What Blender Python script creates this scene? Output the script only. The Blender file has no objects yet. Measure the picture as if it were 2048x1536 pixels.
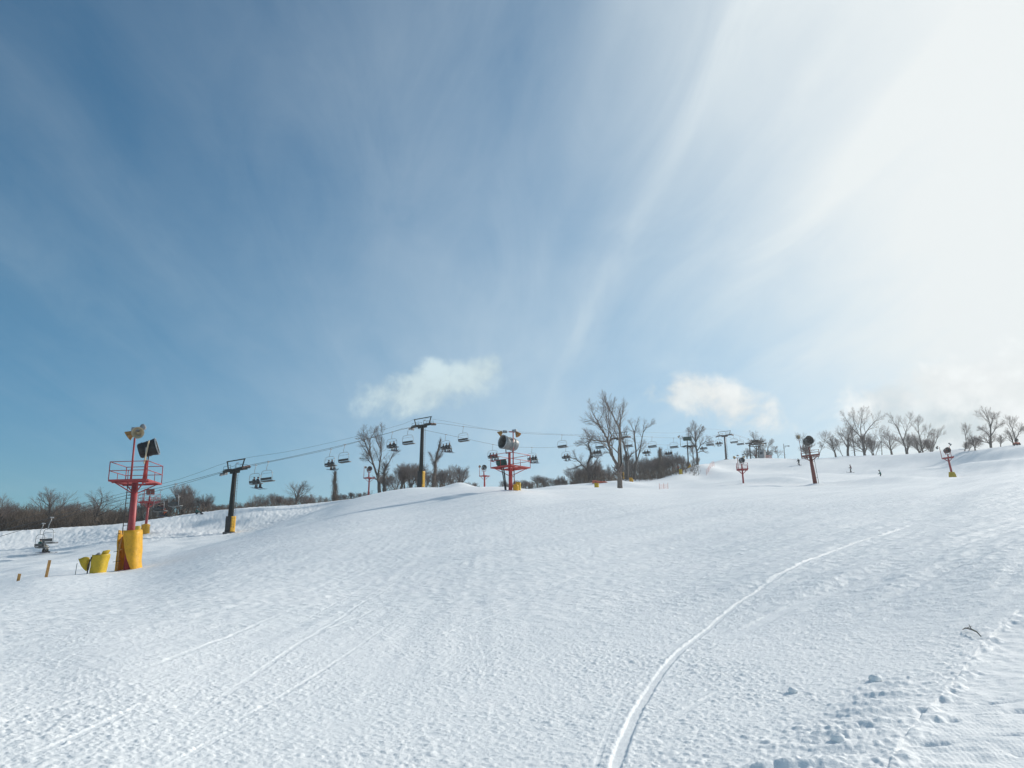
import bpy, bmesh, math, random
import numpy as np
from mathutils import Vector, Matrix, Euler

S = bpy.context.scene
COL = S.collection
R = math.radians

# ------------------------------------------------------------------ camera
F = 1500.0                      # focal length in pixels of the 2048-wide photograph
PITCH = R(14.6)
EYE = 1.6
cam_d = bpy.data.cameras.new('camera')
cam_d.sensor_width = 36.0
cam_d.lens = 36.0 * F / 2048.0
cam_d.clip_start = 0.05
cam_d.clip_end = 6000.0
cam = bpy.data.objects.new('camera', cam_d)
COL.objects.link(cam)
cam.location = (0, 0, EYE)
cam.rotation_euler = (R(90) + PITCH, 0, 0)
S.camera = cam

# ------------------------------------------------------------------ sun, sky, exposure
SUN_AZ, SUN_EL = R(55), R(28)   # azimuth clockwise from the view direction
SUN_DIR = Vector((math.sin(SUN_AZ) * math.cos(SUN_EL), math.cos(SUN_AZ) * math.cos(SUN_EL), math.sin(SUN_EL)))
sun_d = bpy.data.lights.new('sun', 'SUN')
sun_d.energy = 4.05
sun_d.angle = R(2.5)
sun_d.color = (1.0, 0.945, 0.865)
sun = bpy.data.objects.new('sun', sun_d)
COL.objects.link(sun)
sun.rotation_euler = SUN_DIR.to_track_quat('Z', 'Y').to_euler()
S.view_settings.view_transform = 'Standard'
S.view_settings.look = 'None'
S.view_settings.exposure = 0.0
S.view_settings.gamma = 1.0


def ray(px, py):
    u = (px - 1024) / F
    v = (768 - py) / F
    return Vector((u, math.cos(PITCH) - v * math.sin(PITCH), math.sin(PITCH) + v * math.cos(PITCH)))


def at(px, py, r):
    """point seen at photo pixel (px, py) at horizontal distance r"""
    d = ray(px, py)
    return Vector((0, 0, EYE)) + d * (r / math.hypot(d.x, d.y))


class NT:
    """small helper to write node trees"""
    def __init__(s, tree):
        s.t = tree
        s.n = tree.nodes
        s.l = tree.links

    def node(s, kind, **kw):
        n = s.n.new(kind)
        for k, v in kw.items():
            setattr(n, k, v)
        return n

    def put(s, inp, v):
        if isinstance(v, bpy.types.NodeSocket):
            s.l.new(v, inp)
        else:
            inp.default_value = v

    def m(s, op, a, b=None, c=None, clamp=False):
        n = s.node('ShaderNodeMath', operation=op, use_clamp=clamp)
        s.put(n.inputs[0], a)
        if b is not None:
            s.put(n.inputs[1], b)
        if c is not None:
            s.put(n.inputs[2], c)
        return n.outputs[0]

    def dot(s, a, vec):
        n = s.node('ShaderNodeVectorMath', operation='DOT_PRODUCT')
        s.put(n.inputs[0], a)
        s.put(n.inputs[1], tuple(vec))
        return n.outputs['Value']

    def xyz(s, x, y, z):
        n = s.node('ShaderNodeCombineXYZ')
        s.put(n.inputs[0], x); s.put(n.inputs[1], y); s.put(n.inputs[2], z)
        return n.outputs[0]

    def noise(s, vec, scale, detail=4.0, rough=0.55, dist=0.0):
        n = s.node('ShaderNodeTexNoise')
        s.put(n.inputs['Vector'], vec)
        n.inputs['Scale'].default_value = scale
        n.inputs['Detail'].default_value = detail
        n.inputs['Roughness'].default_value = rough
        n.inputs['Distortion'].default_value = dist
        return n.outputs['Fac']

    def step(s, v, a, b, lo=0.0, hi=1.0):
        n = s.node('ShaderNodeMapRange', interpolation_type='SMOOTHSTEP')
        s.put(n.inputs[0], v)
        n.inputs[1].default_value = a; n.inputs[2].default_value = b
        n.inputs[3].default_value = lo; n.inputs[4].default_value = hi
        return n.outputs[0]

    def mix(s, f, a, b, blend='MIX'):
        n = s.node('ShaderNodeMix', data_type='RGBA', blend_type=blend)
        s.put(n.inputs[0], f)
        s.put(n.inputs[6], a)
        s.put(n.inputs[7], b)
        return n.outputs[2]


def build_world():
    w = bpy.data.worlds.new('World')
    S.world = w
    w.use_nodes = True
    w.node_tree.nodes.clear()
    q = NT(w.node_tree)
    sky = q.node('ShaderNodeTexSky', sky_type='NISHITA')
    sky.sun_disc = False
    sky.sun_elevation = SUN_EL
    sky.sun_rotation = SUN_AZ
    sky.altitude = 400
    sky.air_density = 1.0
    sky.dust_density = 0.6
    sky.ozone_density = 1.0
    d = q.node('ShaderNodeTexCoord').outputs['Generated']
    sep = q.node('ShaderNodeSeparateXYZ')
    q.l.new(d, sep.inputs[0])
    x, y, z = sep.outputs
    blue = q.mix(1.0, sky.outputs[0], (0.38, 0.84, 0.97, 1), 'MULTIPLY')
    deep = q.mix(1.0, blue, (0.86, 0.90, 0.97, 1), 'MULTIPLY')
    blue = q.mix(q.step(z, 0.12, 0.36), deep, blue)
    # high cirrus: a thin flat layer, its bands running to a point low on the horizon
    zz = q.m('ADD', q.m('MAXIMUM', z, 0.0), 0.10)
    a = R(-6)
    al = q.m('DIVIDE', q.m('ADD', q.m('MULTIPLY', x, math.sin(a)), q.m('MULTIPLY', y, math.cos(a))), zz)
    ac = q.m('DIVIDE', q.m('SUBTRACT', q.m('MULTIPLY', x, math.cos(a)), q.m('MULTIPLY', y, math.sin(a))), zz)
    s1 = q.noise(q.xyz(q.m('MULTIPLY', al, 0.22), q.m('MULTIPLY', ac, 1.0), 41.2), 1.5, 7, 0.58, 0.9)
    s2 = q.noise(q.xyz(q.m('MULTIPLY', al, 0.30), q.m('MULTIPLY', ac, 1.0), 17.7), 5.0, 7, 0.62, 0.8)
    s3 = q.noise(q.xyz(q.m('MULTIPLY', al, 0.9), ac, 1.7), 1.2, 7, 0.6, 0.6)
    st = q.m('ADD', q.m('ADD', q.m('MULTIPLY', s1, 0.40), q.m('MULTIPLY', s2, 0.30)), q.m('MULTIPLY', s3, 0.30))
    c = q.dot(d, SUN_DIR)
    # the veil thickens towards the side the sun stands on
    base = q.m('ADD', q.step(c, 0.24, 0.68, 0.0, 0.22), q.step(c, 0.705, 0.98, 0.0, 0.80))
    edge = q.m('MULTIPLY', base, q.m('SUBTRACT', 1.0, base))
    veil = q.m('ADD', base, q.m('MULTIPLY', q.m('SUBTRACT', st, 0.49), q.m('ADD', 0.36, q.m('MULTIPLY', edge, 2.5))))
    veil = q.m('ADD', veil, q.m('MULTIPLY', q.step(z, 0.05, 0.56, 0.25, 0.0), q.step(c, 0.05, 0.62)), clamp=True)
    # a few drawn-out cirrus bands along the wind
    acw = q.m('ADD', ac, q.m('MULTIPLY', q.m('SUBTRACT', q.noise(q.xyz(q.m('MULTIPLY', al, 0.5), ac, 5.5), 1.2, 5, 0.55), 0.5), 0.10))
    bfade = q.step(z, 0.18, 0.40, 0.12, 1.0)
    for c0, w_, am in ((0.455, 0.030, 0.10), (0.475, 0.085, 0.08), (0.62, 0.03, 0.05), (0.84, 0.06, 0.09), (0.27, 0.035, 0.04), (-1.02, 0.13, 0.06), (-0.72, 0.08, 0.035), (-1.45, 0.07, -0.04)):
        g_ = q.m('DIVIDE', q.m('SUBTRACT', acw, c0), w_)
        g_ = q.m('POWER', 2.718, q.m('MULTIPLY', q.m('MULTIPLY', g_, g_), -1.0))
        veil = q.m('ADD', veil, q.m('MULTIPLY', q.m('MULTIPLY', g_, am), q.m('MULTIPLY', q.m('MULTIPLY', s2, 2.0), bfade)), clamp=True)
    # unseen veil added far behind the viewer to make the ambient light paler
    veil = q.m('MAXIMUM', veil, q.step(c, 0.0, -0.5, 0.0, 0.30))
    vcol = q.mix(q.step(c, 0.75, 0.97), (7.2, 8.05, 8.35, 1), (8.0, 8.4, 8.45, 1))
    col = q.mix(veil, blue, vcol)

    def cumulus(col, px, py, w_, h_, tilt, seed, amount, tone, k=2.4, sc=13.0):
        C = ray(px, py).normalized()
        Rv = C.cross(Vector((0, 0, 1))).normalized()
        Uv = Rv.cross(C).normalized()
        r2 = Rv * math.cos(tilt) + Uv * math.sin(tilt)
        u2 = Uv * math.cos(tilt) - Rv * math.sin(tilt)
        dc = q.m('MAXIMUM', q.dot(d, C), 0.05)
        aa = q.m('DIVIDE', q.dot(d, r2), dc)
        bb = q.m('DIVIDE', q.dot(d, u2), dc)
        ea = q.m('POWER', q.m('ABSOLUTE', q.m('DIVIDE', aa, w_ / F)), 2.0)
        eb = q.m('POWER', q.m('ABSOLUTE', q.m('DIVIDE', bb, h_ / F)), 2.0)
        off = q.node('ShaderNodeVectorMath', operation='ADD')
        q.l.new(d, off.inputs[0])
        off.inputs[1].default_value = (seed, seed * 0.7, seed * 1.3)
        n = q.noise(off.outputs[0], sc, 8, 0.60, 0.25)
        dens = q.m('ADD', q.m('SUBTRACT', 0.86, q.m('ADD', ea, eb)), q.m('MULTIPLY', q.m('SUBTRACT', n, 0.5), k * 2))
        front = q.m('GREATER_THAN', q.dot(d, C), 0.2)
        f = q.m('MULTIPLY', q.m('MULTIPLY', q.step(dens, -0.15, 1.05), amount), front)
        shade = q.step(n, 0.35, 0.68, 0.86, 1.06)
        cc = q.node('ShaderNodeVectorMath', operation='SCALE')
        cc.inputs[0].default_value = tone
        q.l.new(shade, cc.inputs[3])
        return q.mix(f, col, cc.outputs[0])

    col = cumulus(col, 1775, 815, 60, 40, 0.2, 2.2, 0.60, (5.6, 6.5, 6.9))
    col = cumulus(col, 1905, 850, 85, 60, 0.1, 6.1, 0.75, (5.2, 6.2, 6.6))
    col = cumulus(col, 848, 785, 150, 58, 0.16, 11.3, 0.88, (6.05, 7.35, 7.65))
    col = cumulus(col, 968, 742, 95, 40, 0.38, 4.6, 0.80, (6.05, 7.35, 7.65))
    col = cumulus(col, 1360, 785, 90, 44, 0.1, 5.9, 0.80, (8.2, 8.5, 8.3))
    col = cumulus(col, 1450, 812, 140, 54, -0.30, 7.9, 0.90, (8.5, 8.7, 8.5))
    col = cumulus(col, 1850, 778, 150, 50, 0.05, 1.2, 0.85, (8.45, 8.8, 8.8))
    col = cumulus(col, 2040, 780, 130, 75, 0.0, 8.2, 0.85, (8.45, 8.8, 8.8))
    bg = q.node('ShaderNodeBackground')
    q.l.new(col, bg.inputs[0])
    bg.inputs[1].default_value = 0.108
    out = q.node('ShaderNodeOutputWorld')
    q.l.new(bg.outputs[0], out.inputs[0])


build_world()

# ------------------------------------------------------------------ materials
MATS = {}


def mat(name, col, rough=0.6, metal=0.0, var=0.15, scale=6.0, bump=0.0, spec=0.4, dirt=None, trans=0.0):
    if name in MATS:
        return MATS[name]
    m = bpy.data.materials.new(name)
    m.use_nodes = True
    q = NT(m.node_tree)
    b = q.n['Principled BSDF']
    tc = q.node('ShaderNodeTexCoord').outputs['Object']
    n = q.noise(tc, scale, 5, 0.6)
    c0 = tuple(x * (1 - var) for x in col) + (1,)
    c1 = tuple(min(1, x * (1 + var)) for x in col) + (1,)
    c = q.mix(q.step(n, 0.3, 0.7), c0, c1)
    if dirt:
        n2 = q.noise(tc, scale * 2.7, 6, 0.65, 0.4)
        c = q.mix(q.step(n2, 0.56, 0.68, 0.0, 0.75), c, tuple(dirt) + (1,))
    q.l.new(c, b.inputs['Base Color'])
    b.inputs['Roughness'].default_value = rough
    b.inputs['Metallic'].default_value = metal
    b.inputs['Specular IOR Level'].default_value = spec
    if trans:
        tr = q.node('ShaderNodeBsdfTranslucent')
        q.l.new(c, tr.inputs[0])
        mx = q.node('ShaderNodeMixShader')
        mx.inputs[0].default_value = trans
        q.l.new(b.outputs[0], mx.inputs[1]); q.l.new(tr.outputs[0], mx.inputs[2])
        q.l.new(mx.outputs[0], q.n['Material Output'].inputs[0])
    if bump:
        bp = q.node('ShaderNodeBump')
        bp.inputs['Strength'].default_value = bump
        bp.inputs['Distance'].default_value = 0.03
        q.l.new(n, bp.inputs['Height'])
        q.l.new(bp.outputs[0], b.inputs['Normal'])
    MATS[name] = m
    return m


RED = mat('red_paint', (0.36, 0.050, 0.052), 0.5, var=0.22, scale=3, dirt=(0.22, 0.07, 0.05))
REDB = mat('bright_red_paint', (0.46, 0.055, 0.048), 0.5, var=0.2, scale=3, dirt=(0.28, 0.08, 0.05))
REDD = mat('brown_red_paint', (0.20, 0.06, 0.045), 0.55, var=0.2, scale=3)
STEEL = mat('dark_green_steel', (0.011, 0.017, 0.016), 0.6, var=0.25, scale=3, spec=0.15)
STEELB = mat('brown_steel', (0.07, 0.055, 0.05), 0.55, var=0.25, scale=3)
BLACK = mat('black_plastic', (0.015, 0.016, 0.017), 0.45, var=0.3)
BLACKR = mat('black_rubber', (0.025, 0.027, 0.028), 0.7, var=0.3, scale=14)
GALV = mat('galvanised_steel', (0.36, 0.37, 0.37), 0.42, metal=0.6, var=0.15, scale=8)
GREY = mat('grey_paint', (0.26, 0.27, 0.28), 0.5, var=0.15)
WHITEP = mat('white_sheet_metal', (0.27, 0.285, 0.28), 0.5, var=0.10, scale=4, dirt=(0.26, 0.26, 0.25))
GUND = mat('dark_fan_housing', (0.10, 0.10, 0.095), 0.55, var=0.3, scale=5)
GREEN = mat('green_machine_paint', (0.02, 0.075, 0.06), 0.5, var=0.2)
CREAM = mat('cream_reflector', (0.62, 0.52, 0.36), 0.45, var=0.1, scale=4, trans=0.25)
RUST = mat('rusty_reflector', (0.48, 0.26, 0.09), 0.6, var=0.4, scale=9, trans=0.25)
YEL = mat('yellow_vinyl', (0.84, 0.47, 0.028), 0.5, var=0.10, scale=3.5, bump=0.9, dirt=(0.58, 0.28, 0.03), trans=0.22)
YELG = mat('lemon_vinyl', (0.66, 0.45, 0.028), 0.5, var=0.10, scale=3.5, bump=0.4, dirt=(0.45, 0.32, 0.04), trans=0.18)
WOODY = mat('weathered_yellow_wood', (0.56, 0.29, 0.09), 0.7, var=0.25, scale=9)
WOOD = mat('grey_pole_wood', (0.13, 0.10, 0.085), 0.8, var=0.3, scale=7)
ORANGE = mat('orange_vinyl', (0.62, 0.13, 0.06), 0.55, var=0.15, scale=2)
NET = mat('orange_net', (0.72, 0.36, 0.31), 0.7, var=0.15)
CONC = mat('concrete', (0.10, 0.095, 0.09), 0.9, var=0.25, scale=5)
ROPE = mat('steel_rope', (0.055, 0.06, 0.065), 0.5, metal=0.3)
BARK = mat('grey_bark', (0.105, 0.088, 0.076), 0.9, var=0.35, scale=5, bump=0.6)
BARKL = mat('tan_bark', (0.21, 0.165, 0.135), 0.9, var=0.3, scale=5, bump=0.6)
TWIG = mat('twig_bark', (0.17, 0.14, 0.125), 0.9, var=0.3, scale=4)
TWIGL = mat('reddish_twig_bark', (0.22, 0.17, 0.15), 0.9, var=0.3, scale=4)
VINE = mat('dry_vine_stems', (0.21, 0.16, 0.125), 0.95, var=0.4, scale=6)
BRUSH = mat('dry_brush_stems', (0.155, 0.118, 0.088), 0.95, var=0.45, scale=0.5)
SKIN = mat('skin', (0.50, 0.30, 0.22), 0.6, var=0.05)
GLASS = mat('goggle_lens', (0.02, 0.02, 0.03), 0.15, var=0.1)
CLOTH = {k: mat(k + '_cloth', c, 0.8, var=0.15, scale=10) for k, c in dict(
    black=(0.014, 0.015, 0.018), charcoal=(0.035, 0.037, 0.042), navy=(0.018, 0.026, 0.06), green=(0.01, 0.13, 0.10),
    teal=(0.012, 0.10, 0.095), brown=(0.13, 0.065, 0.04), tan=(0.33, 0.23, 0.16), orange=(0.55, 0.12, 0.045),
    maroon=(0.10, 0.022, 0.025), grey=(0.17, 0.175, 0.18), cream=(0.46, 0.42, 0.34), blue=(0.05, 0.09, 0.2)).items()}


def snow_mat(name):
    m = bpy.data.materials.new(name)
    m.use_nodes = True
    q = NT(m.node_tree)
    b = q.n['Principled BSDF']
    tc = q.node('ShaderNodeTexCoord').outputs['Object']
    n1 = q.noise(tc, 0.35, 5, 0.6)
    c = q.mix(q.step(n1, 0.3, 0.7), (0.86, 0.885, 0.89, 1), (0.90, 0.915, 0.915, 1))
    q.l.new(c, b.inputs['Base Color'])
    b.inputs['Roughness'].default_value = 0.65
    b.inputs['Specular IOR Level'].default_value = 0.25
    f1 = q.noise(tc, 30.0, 5, 0.7)
    f2 = q.noise(tc, 2.6, 8, 0.78)
    h = q.m('ADD', q.m('MULTIPLY', f1, 0.010), q.m('MULTIPLY', f2, 0.13))
    bp = q.node('ShaderNodeBump')
    bp.inputs['Strength'].default_value = 0.40
    bp.inputs['Distance'].default_value = 1.0
    q.l.new(h, bp.inputs['Height'])
    q.l.new(bp.outputs[0], b.inputs['Normal'])
    return m


SNOW = snow_mat('snow')

# ------------------------------------------------------------------ terrain: columns of (photo row, distance)
N3 = [(1536, 5.0), (1400, 7.2), (1300, 10.0)]
COLS = {
    -250: [(1536, 5.3), (1400, 7.6), (1300, 11.5), (1232, 20), (1205, 36), (1216, 46), (1170, 62), (1138, 84), (1108, 98), (1092, 104), (1071, 110), (1075, 122), (1085, 180)],
    0: [(1536, 5.2), (1400, 7.5), (1300, 11), (1222, 20), (1181, 37), (1175, 46), (1156, 62), (1126, 84), (1100, 97), (1087, 103), (1064, 109), (1068, 122), (1080, 180)],
    100: [(1536, 5.1), (1400, 7.4), (1300, 10.6), (1212, 21), (1160, 40), (1153, 50), (1138, 64), (1117, 84), (1096, 96), (1082, 103), (1058, 109), (1062, 122), (1075, 180)],
    250: N3 + [(1200, 22), (1141, 48), (1131, 54), (1138, 63), (1110, 78), (1088, 90), (1068, 98), (1047, 106), (1051, 120), (1066, 175)],
    460: N3 + [(1180, 21), (1112, 38), (1083, 56), (1088, 72), (1070, 93), (1060, 99), (1018, 108), (1021, 119), (1040, 170)],
    620: N3 + [(1170, 21), (1090, 36), (1046, 52), (1029, 66), (1034, 82), (1030, 96), (1024, 104), (1007, 113), (1011, 123), (1030, 170)],
    720: N3 + [(1165, 21), (1080, 36), (1032, 50), (993, 70), (1000, 92), (997, 122), (1010, 170)],
    850: N3 + [(1160, 20), (1071, 36), (1021, 50), (975, 69), (980, 92), (977, 119), (995, 160)],
    1020: N3 + [(1152, 19), (1066, 34), (1020, 45), (986, 56), (978, 62), (984, 80), (983, 120), (990, 160)],
    1130: N3 + [(1150, 19), (1065, 34), (1016, 48), (991, 61), (980, 76), (976, 95), (970, 128), (977, 150), (985, 200)],
    1240: N3 + [(1150, 19), (1060, 34), (1012, 48), (987, 65), (976, 90), (974, 114), (962, 120), (970, 145), (958, 172), (962, 182), (975, 230)],
    1310: N3 + [(1150, 19), (1060, 34), (1012, 48), (987, 68), (978, 95), (972, 118), (962, 140), (961, 165), (958, 180), (965, 200), (975, 260)],
    1370: N3 + [(1150, 19), (1060, 34), (1010, 49), (986, 71), (976, 100), (966, 132), (952, 150), (942, 178), (946, 195), (965, 270)],
    1415: N3 + [(1150, 18.5), (1058, 33.5), (1010, 48), (985, 71), (974, 100), (962, 135), (952, 160), (926, 174), (932, 205), (950, 280)],
    1450: N3 + [(1150, 18), (1055, 33), (1010, 48), (985, 72), (972, 100), (963, 132), (940, 170), (919, 214), (922, 240), (950, 350)],
    1600: N3 + [(1130, 18), (1045, 33), (1005, 48), (985, 70), (971, 104), (964, 125), (944, 170), (917, 232), (921, 260), (950, 400)],
    1750: [(1536, 5), (1400, 7.1), (1300, 9.8), (1120, 18), (1035, 33), (998, 48), (979, 70), (968, 104), (961, 142), (939, 188), (911, 238), (916, 270), (950, 400)],
    1900: [(1536, 5), (1400, 7.0), (1300, 9.5), (1110, 17), (1025, 32), (990, 46), (971, 70), (961, 105), (957, 145), (931, 190), (907, 224), (912, 250), (950, 400)],
    1980: [(1536, 5), (1400, 7.0), (1300, 9.4), (1105, 16.5), (1017, 31), (981, 46), (963, 70), (953, 105), (946, 150), (932, 176), (898, 194), (904, 230), (945, 400)],
    2048: [(1536, 5), (1400, 6.9), (1300, 9.3), (1100, 16), (1012, 30), (975, 46), (957, 70), (947, 105), (938, 145), (926, 170), (890, 188), (896, 225), (940, 400)],
    2300: [(1536, 5), (1400, 6.8), (1300, 9), (1090, 15.5), (1000, 30), (960, 46), (942, 70), (930, 105), (915, 150), (870, 190), (885, 240), (940, 400)],
}


def pchip(xk, yk, x):
    xk = np.asarray(xk, float); yk = np.asarray(yk, float)
    h = np.diff(xk); d = np.diff(yk, axis=0) / h[(...,) + (None,) * (yk.ndim - 1)]
    n = len(xk)
    m = np.zeros_like(yk)
    for i in range(1, n - 1):
        w1 = 2 * h[i] + h[i - 1]; w2 = h[i] + 2 * h[i - 1]
        same = (d[i - 1] * d[i]) > 0
        with np.errstate(divide='ignore', invalid='ignore'):
            v = (w1 + w2) / (w1 / d[i - 1] + w2 / d[i])
        m[i] = np.where(same, v, 0.0)
    m[0] = d[0]; m[-1] = d[-1]
    j = np.clip(np.searchsorted(xk, x) - 1, 0, n - 2)
    hh = h[j]
    t = np.clip((x - xk[j]) / hh, 0, 1)
    if yk.ndim > 1:
        hh = hh[:, None]; t = t[:, None]
    return ((1 + 2 * t) * (1 - t) ** 2) * yk[j] + t * (1 - t) ** 2 * hh * m[j] + t * t * (3 - 2 * t) * yk[j + 1] + t * t * (t - 1) * hh * m[j + 1]


RT = np.concatenate([[0.0], np.exp(np.linspace(math.log(0.5), math.log(4000), 700))])   # table of distances
ck, zk = [], []
for px, prof in sorted(COLS.items()):
    rr, zz = [0.0], [0.0]
    for py, r in prof:
        p = at(px, py, r)
        rr.append(r); zz.append(p.z)
    dz = ray(px, 1060)
    rr += [1200.0, 5000.0]; zz += [zz[-1] - 2, zz[-1] - 4]
    ck.append(math.degrees(math.atan2(dz.x, dz.y)))
    zk.append(pchip(rr, zz, RT))
for az, pts in ((75, [(0, 0), (5, .5), (20, 2.6), (60, 9), (200, 25), (5000, 25)]), (110, [(0, 0), (5, .2), (60, 2), (200, 4), (5000, 4)]),
                (180, [(0, 0), (5, -.5), (60, -7), (200, -16), (5000, -16)]), (-110, [(0, 0), (5, -.2), (60, -4), (200, -9), (5000, -9)]),
                (-65, [(0, 0), (5, .2), (40, .3), (100, 5), (200, 5), (5000, 5)])):
    v = pchip([a for a, b in pts], [b for a, b in pts], RT)
    ck.append(az); zk.append(v)
    if az == 180:
        ck.append(-180); zk.append(v)
o_ = np.argsort(ck)
ck = np.array(ck)[o_]; zk = np.array(zk)[o_]
AZT = np.linspace(-180, 180, 3601)
ZT = pchip(ck, zk, AZT)          # (az, r)
_k = np.exp(-0.5 * (np.arange(-14, 15) / 5.5) ** 2); _k /= _k.sum()
ZT = sum(w * np.roll(ZT[:-1], i - 14, 0) for i, w in enumerate(_k)); ZT = np.vstack([ZT, ZT[:1]])
_k = np.exp(-0.5 * (np.arange(-90, 91) / 36.0) ** 2); _k /= _k.sum()
_zs = sum(w * np.roll(ZT[:-1], i - 90, 0) for i, w in enumerate(_k)); _zs = np.vstack([_zs, _zs[:1]])
_w = np.clip((66 - RT) / 26, 0, 1)[None, :] * np.clip((AZT + 12) / 8, 0, 1)[:, None]
ZT = ZT * (1 - _w) + _zs * _w
_lr = np.log(np.maximum(RT, 0.5))


def terrain(x, y):
    """height of the undisturbed snow at ground point(s)"""
    x = np.asarray(x, float); y = np.asarray(y, float)
    a = (np.degrees(np.arctan2(x, y)) + 180) * 10
    r = np.hypot(x, y)
    i = np.clip(a.astype(int), 0, 3599); fa = a - i
    j = np.clip(np.searchsorted(RT, r) - 1, 0, len(RT) - 2)
    fr = np.clip((r - RT[j]) / (RT[j + 1] - RT[j]), 0, 1)
    return (ZT[i, j] * (1 - fa) + ZT[i + 1, j] * fa) * (1 - fr) + (ZT[i, j + 1] * (1 - fa) + ZT[i + 1, j + 1] * fa) * fr


def gz(x, y):
    return float(terrain(x, y))


def hit(px, py, r0=4.0, r1=240.0):
    """first point where the view ray meets the snow"""
    d = ray(px, py); k = 1 / math.hypot(d.x, d.y)
    rs = np.exp(np.linspace(math.log(r0), math.log(r1), 1500))
    dz = EYE + d.z * k * rs - terrain(d.x * k * rs, d.y * k * rs)
    w = np.where(dz <= 0)[0]
    r = rs[w[0]] if len(w) else rs[np.argmin(dz)]
    return np.array([d.x * k * r, d.y * k * r])


rng0 = np.random.RandomState(7)
_perm = rng0.permutation(4096)
_grad = rng0.rand(4096) * 2 * math.pi
_g = np.stack([np.cos(_grad), np.sin(_grad)], 1)
_rnd = rng0.rand(4096, 3)


def _hash(ix, iy, seed):
    return _perm[(_perm[(ix + seed * 131) & 4095] + iy * 7 + seed) & 4095]


def perlin(x, y, seed=0):
    ix = np.floor(x).astype(np.int64); iy = np.floor(y).astype(np.int64)
    fx = x - ix; fy = y - iy
    u = fx ** 3 * (fx * (fx * 6 - 15) + 10); v = fy ** 3 * (fy * (fy * 6 - 15) + 10)
    out = 0
    for dx in (0, 1):
        for dy in (0, 1):
            g = _g[_hash(ix + dx, iy + dy, seed)]
            out = out + (g[..., 0] * (fx - dx) + g[..., 1] * (fy - dy)) * (u if dx else 1 - u) * (v if dy else 1 - v)
    return out * 1.4


def crumbs(x, y, cell, prob, seed, rmin=0.25, rmax=0.55):
    """rounded lumps scattered on a grid of the given cell size; heights 0..1"""
    x = x / cell; y = y / cell
    ix = np.floor(x).astype(np.int64); iy = np.floor(y).astype(np.int64)
    best = np.zeros_like(x)
    for dx in (-1, 0, 1):
        for dy in (-1, 0, 1):
            h = _rnd[_hash(ix + dx, iy + dy, seed)]
            h2 = _rnd[_hash(ix + dx, iy + dy, seed + 17)]
            cx = ix + dx + h[:, 0]; cy = iy + dy + h[:, 1]
            rad = rmin + (rmax - rmin) * h2[:, 0] ** 2
            q = 1 - ((x - cx) ** 2 + (y - cy) ** 2) / rad ** 2
            hh = np.where((h[:, 2] < prob) & (q > 0), np.sqrt(np.maximum(q, 0)) * rad / rmax, 0)
            best = np.maximum(best, hh)
    return best


def poly_dist(x, y, pts):
    """distance to a polyline and signed side"""
    best = np.full_like(x, 1e9); side = np.zeros_like(x); par = np.zeros_like(x); n = len(pts) - 1
    for i, ((ax, ay), (bx, by)) in enumerate(zip(pts[:-1], pts[1:])):
        ex, ey = bx - ax, by - ay
        t = np.clip(((x - ax) * ex + (y - ay) * ey) / (ex * ex + ey * ey), 0, 1)
        dx = x - ax - t * ex; dy = y - ay - t * ey
        d = np.hypot(dx, dy)
        s = np.sign(ex * dy - ey * dx)
        c = d < best
        best = np.where(c, d, best); side = np.where(c, s, side); par = np.where(c, (i + t) / n, par)
    return best, side, par


def smooth_path(pix, n=8):
    p = np.array([hit(a, b) for a, b in pix])
    out = []
    for i in range(len(p) - 1):
        p0 = p[max(i - 1, 0)]; p1 = p[i]; p2 = p[i + 1]; p3 = p[min(i + 2, len(p) - 1)]
        for k in range(n):
            t = k / n
            out.append(0.5 * (2 * p1 + (p2 - p0) * t + (2 * p0 - 5 * p1 + 4 * p2 - p3) * t * t + (3 * p1 - p0 - 3 * p2 + p3) * t ** 3))
    out.append(p[-1])
    return [tuple(v) for v in out]


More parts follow.
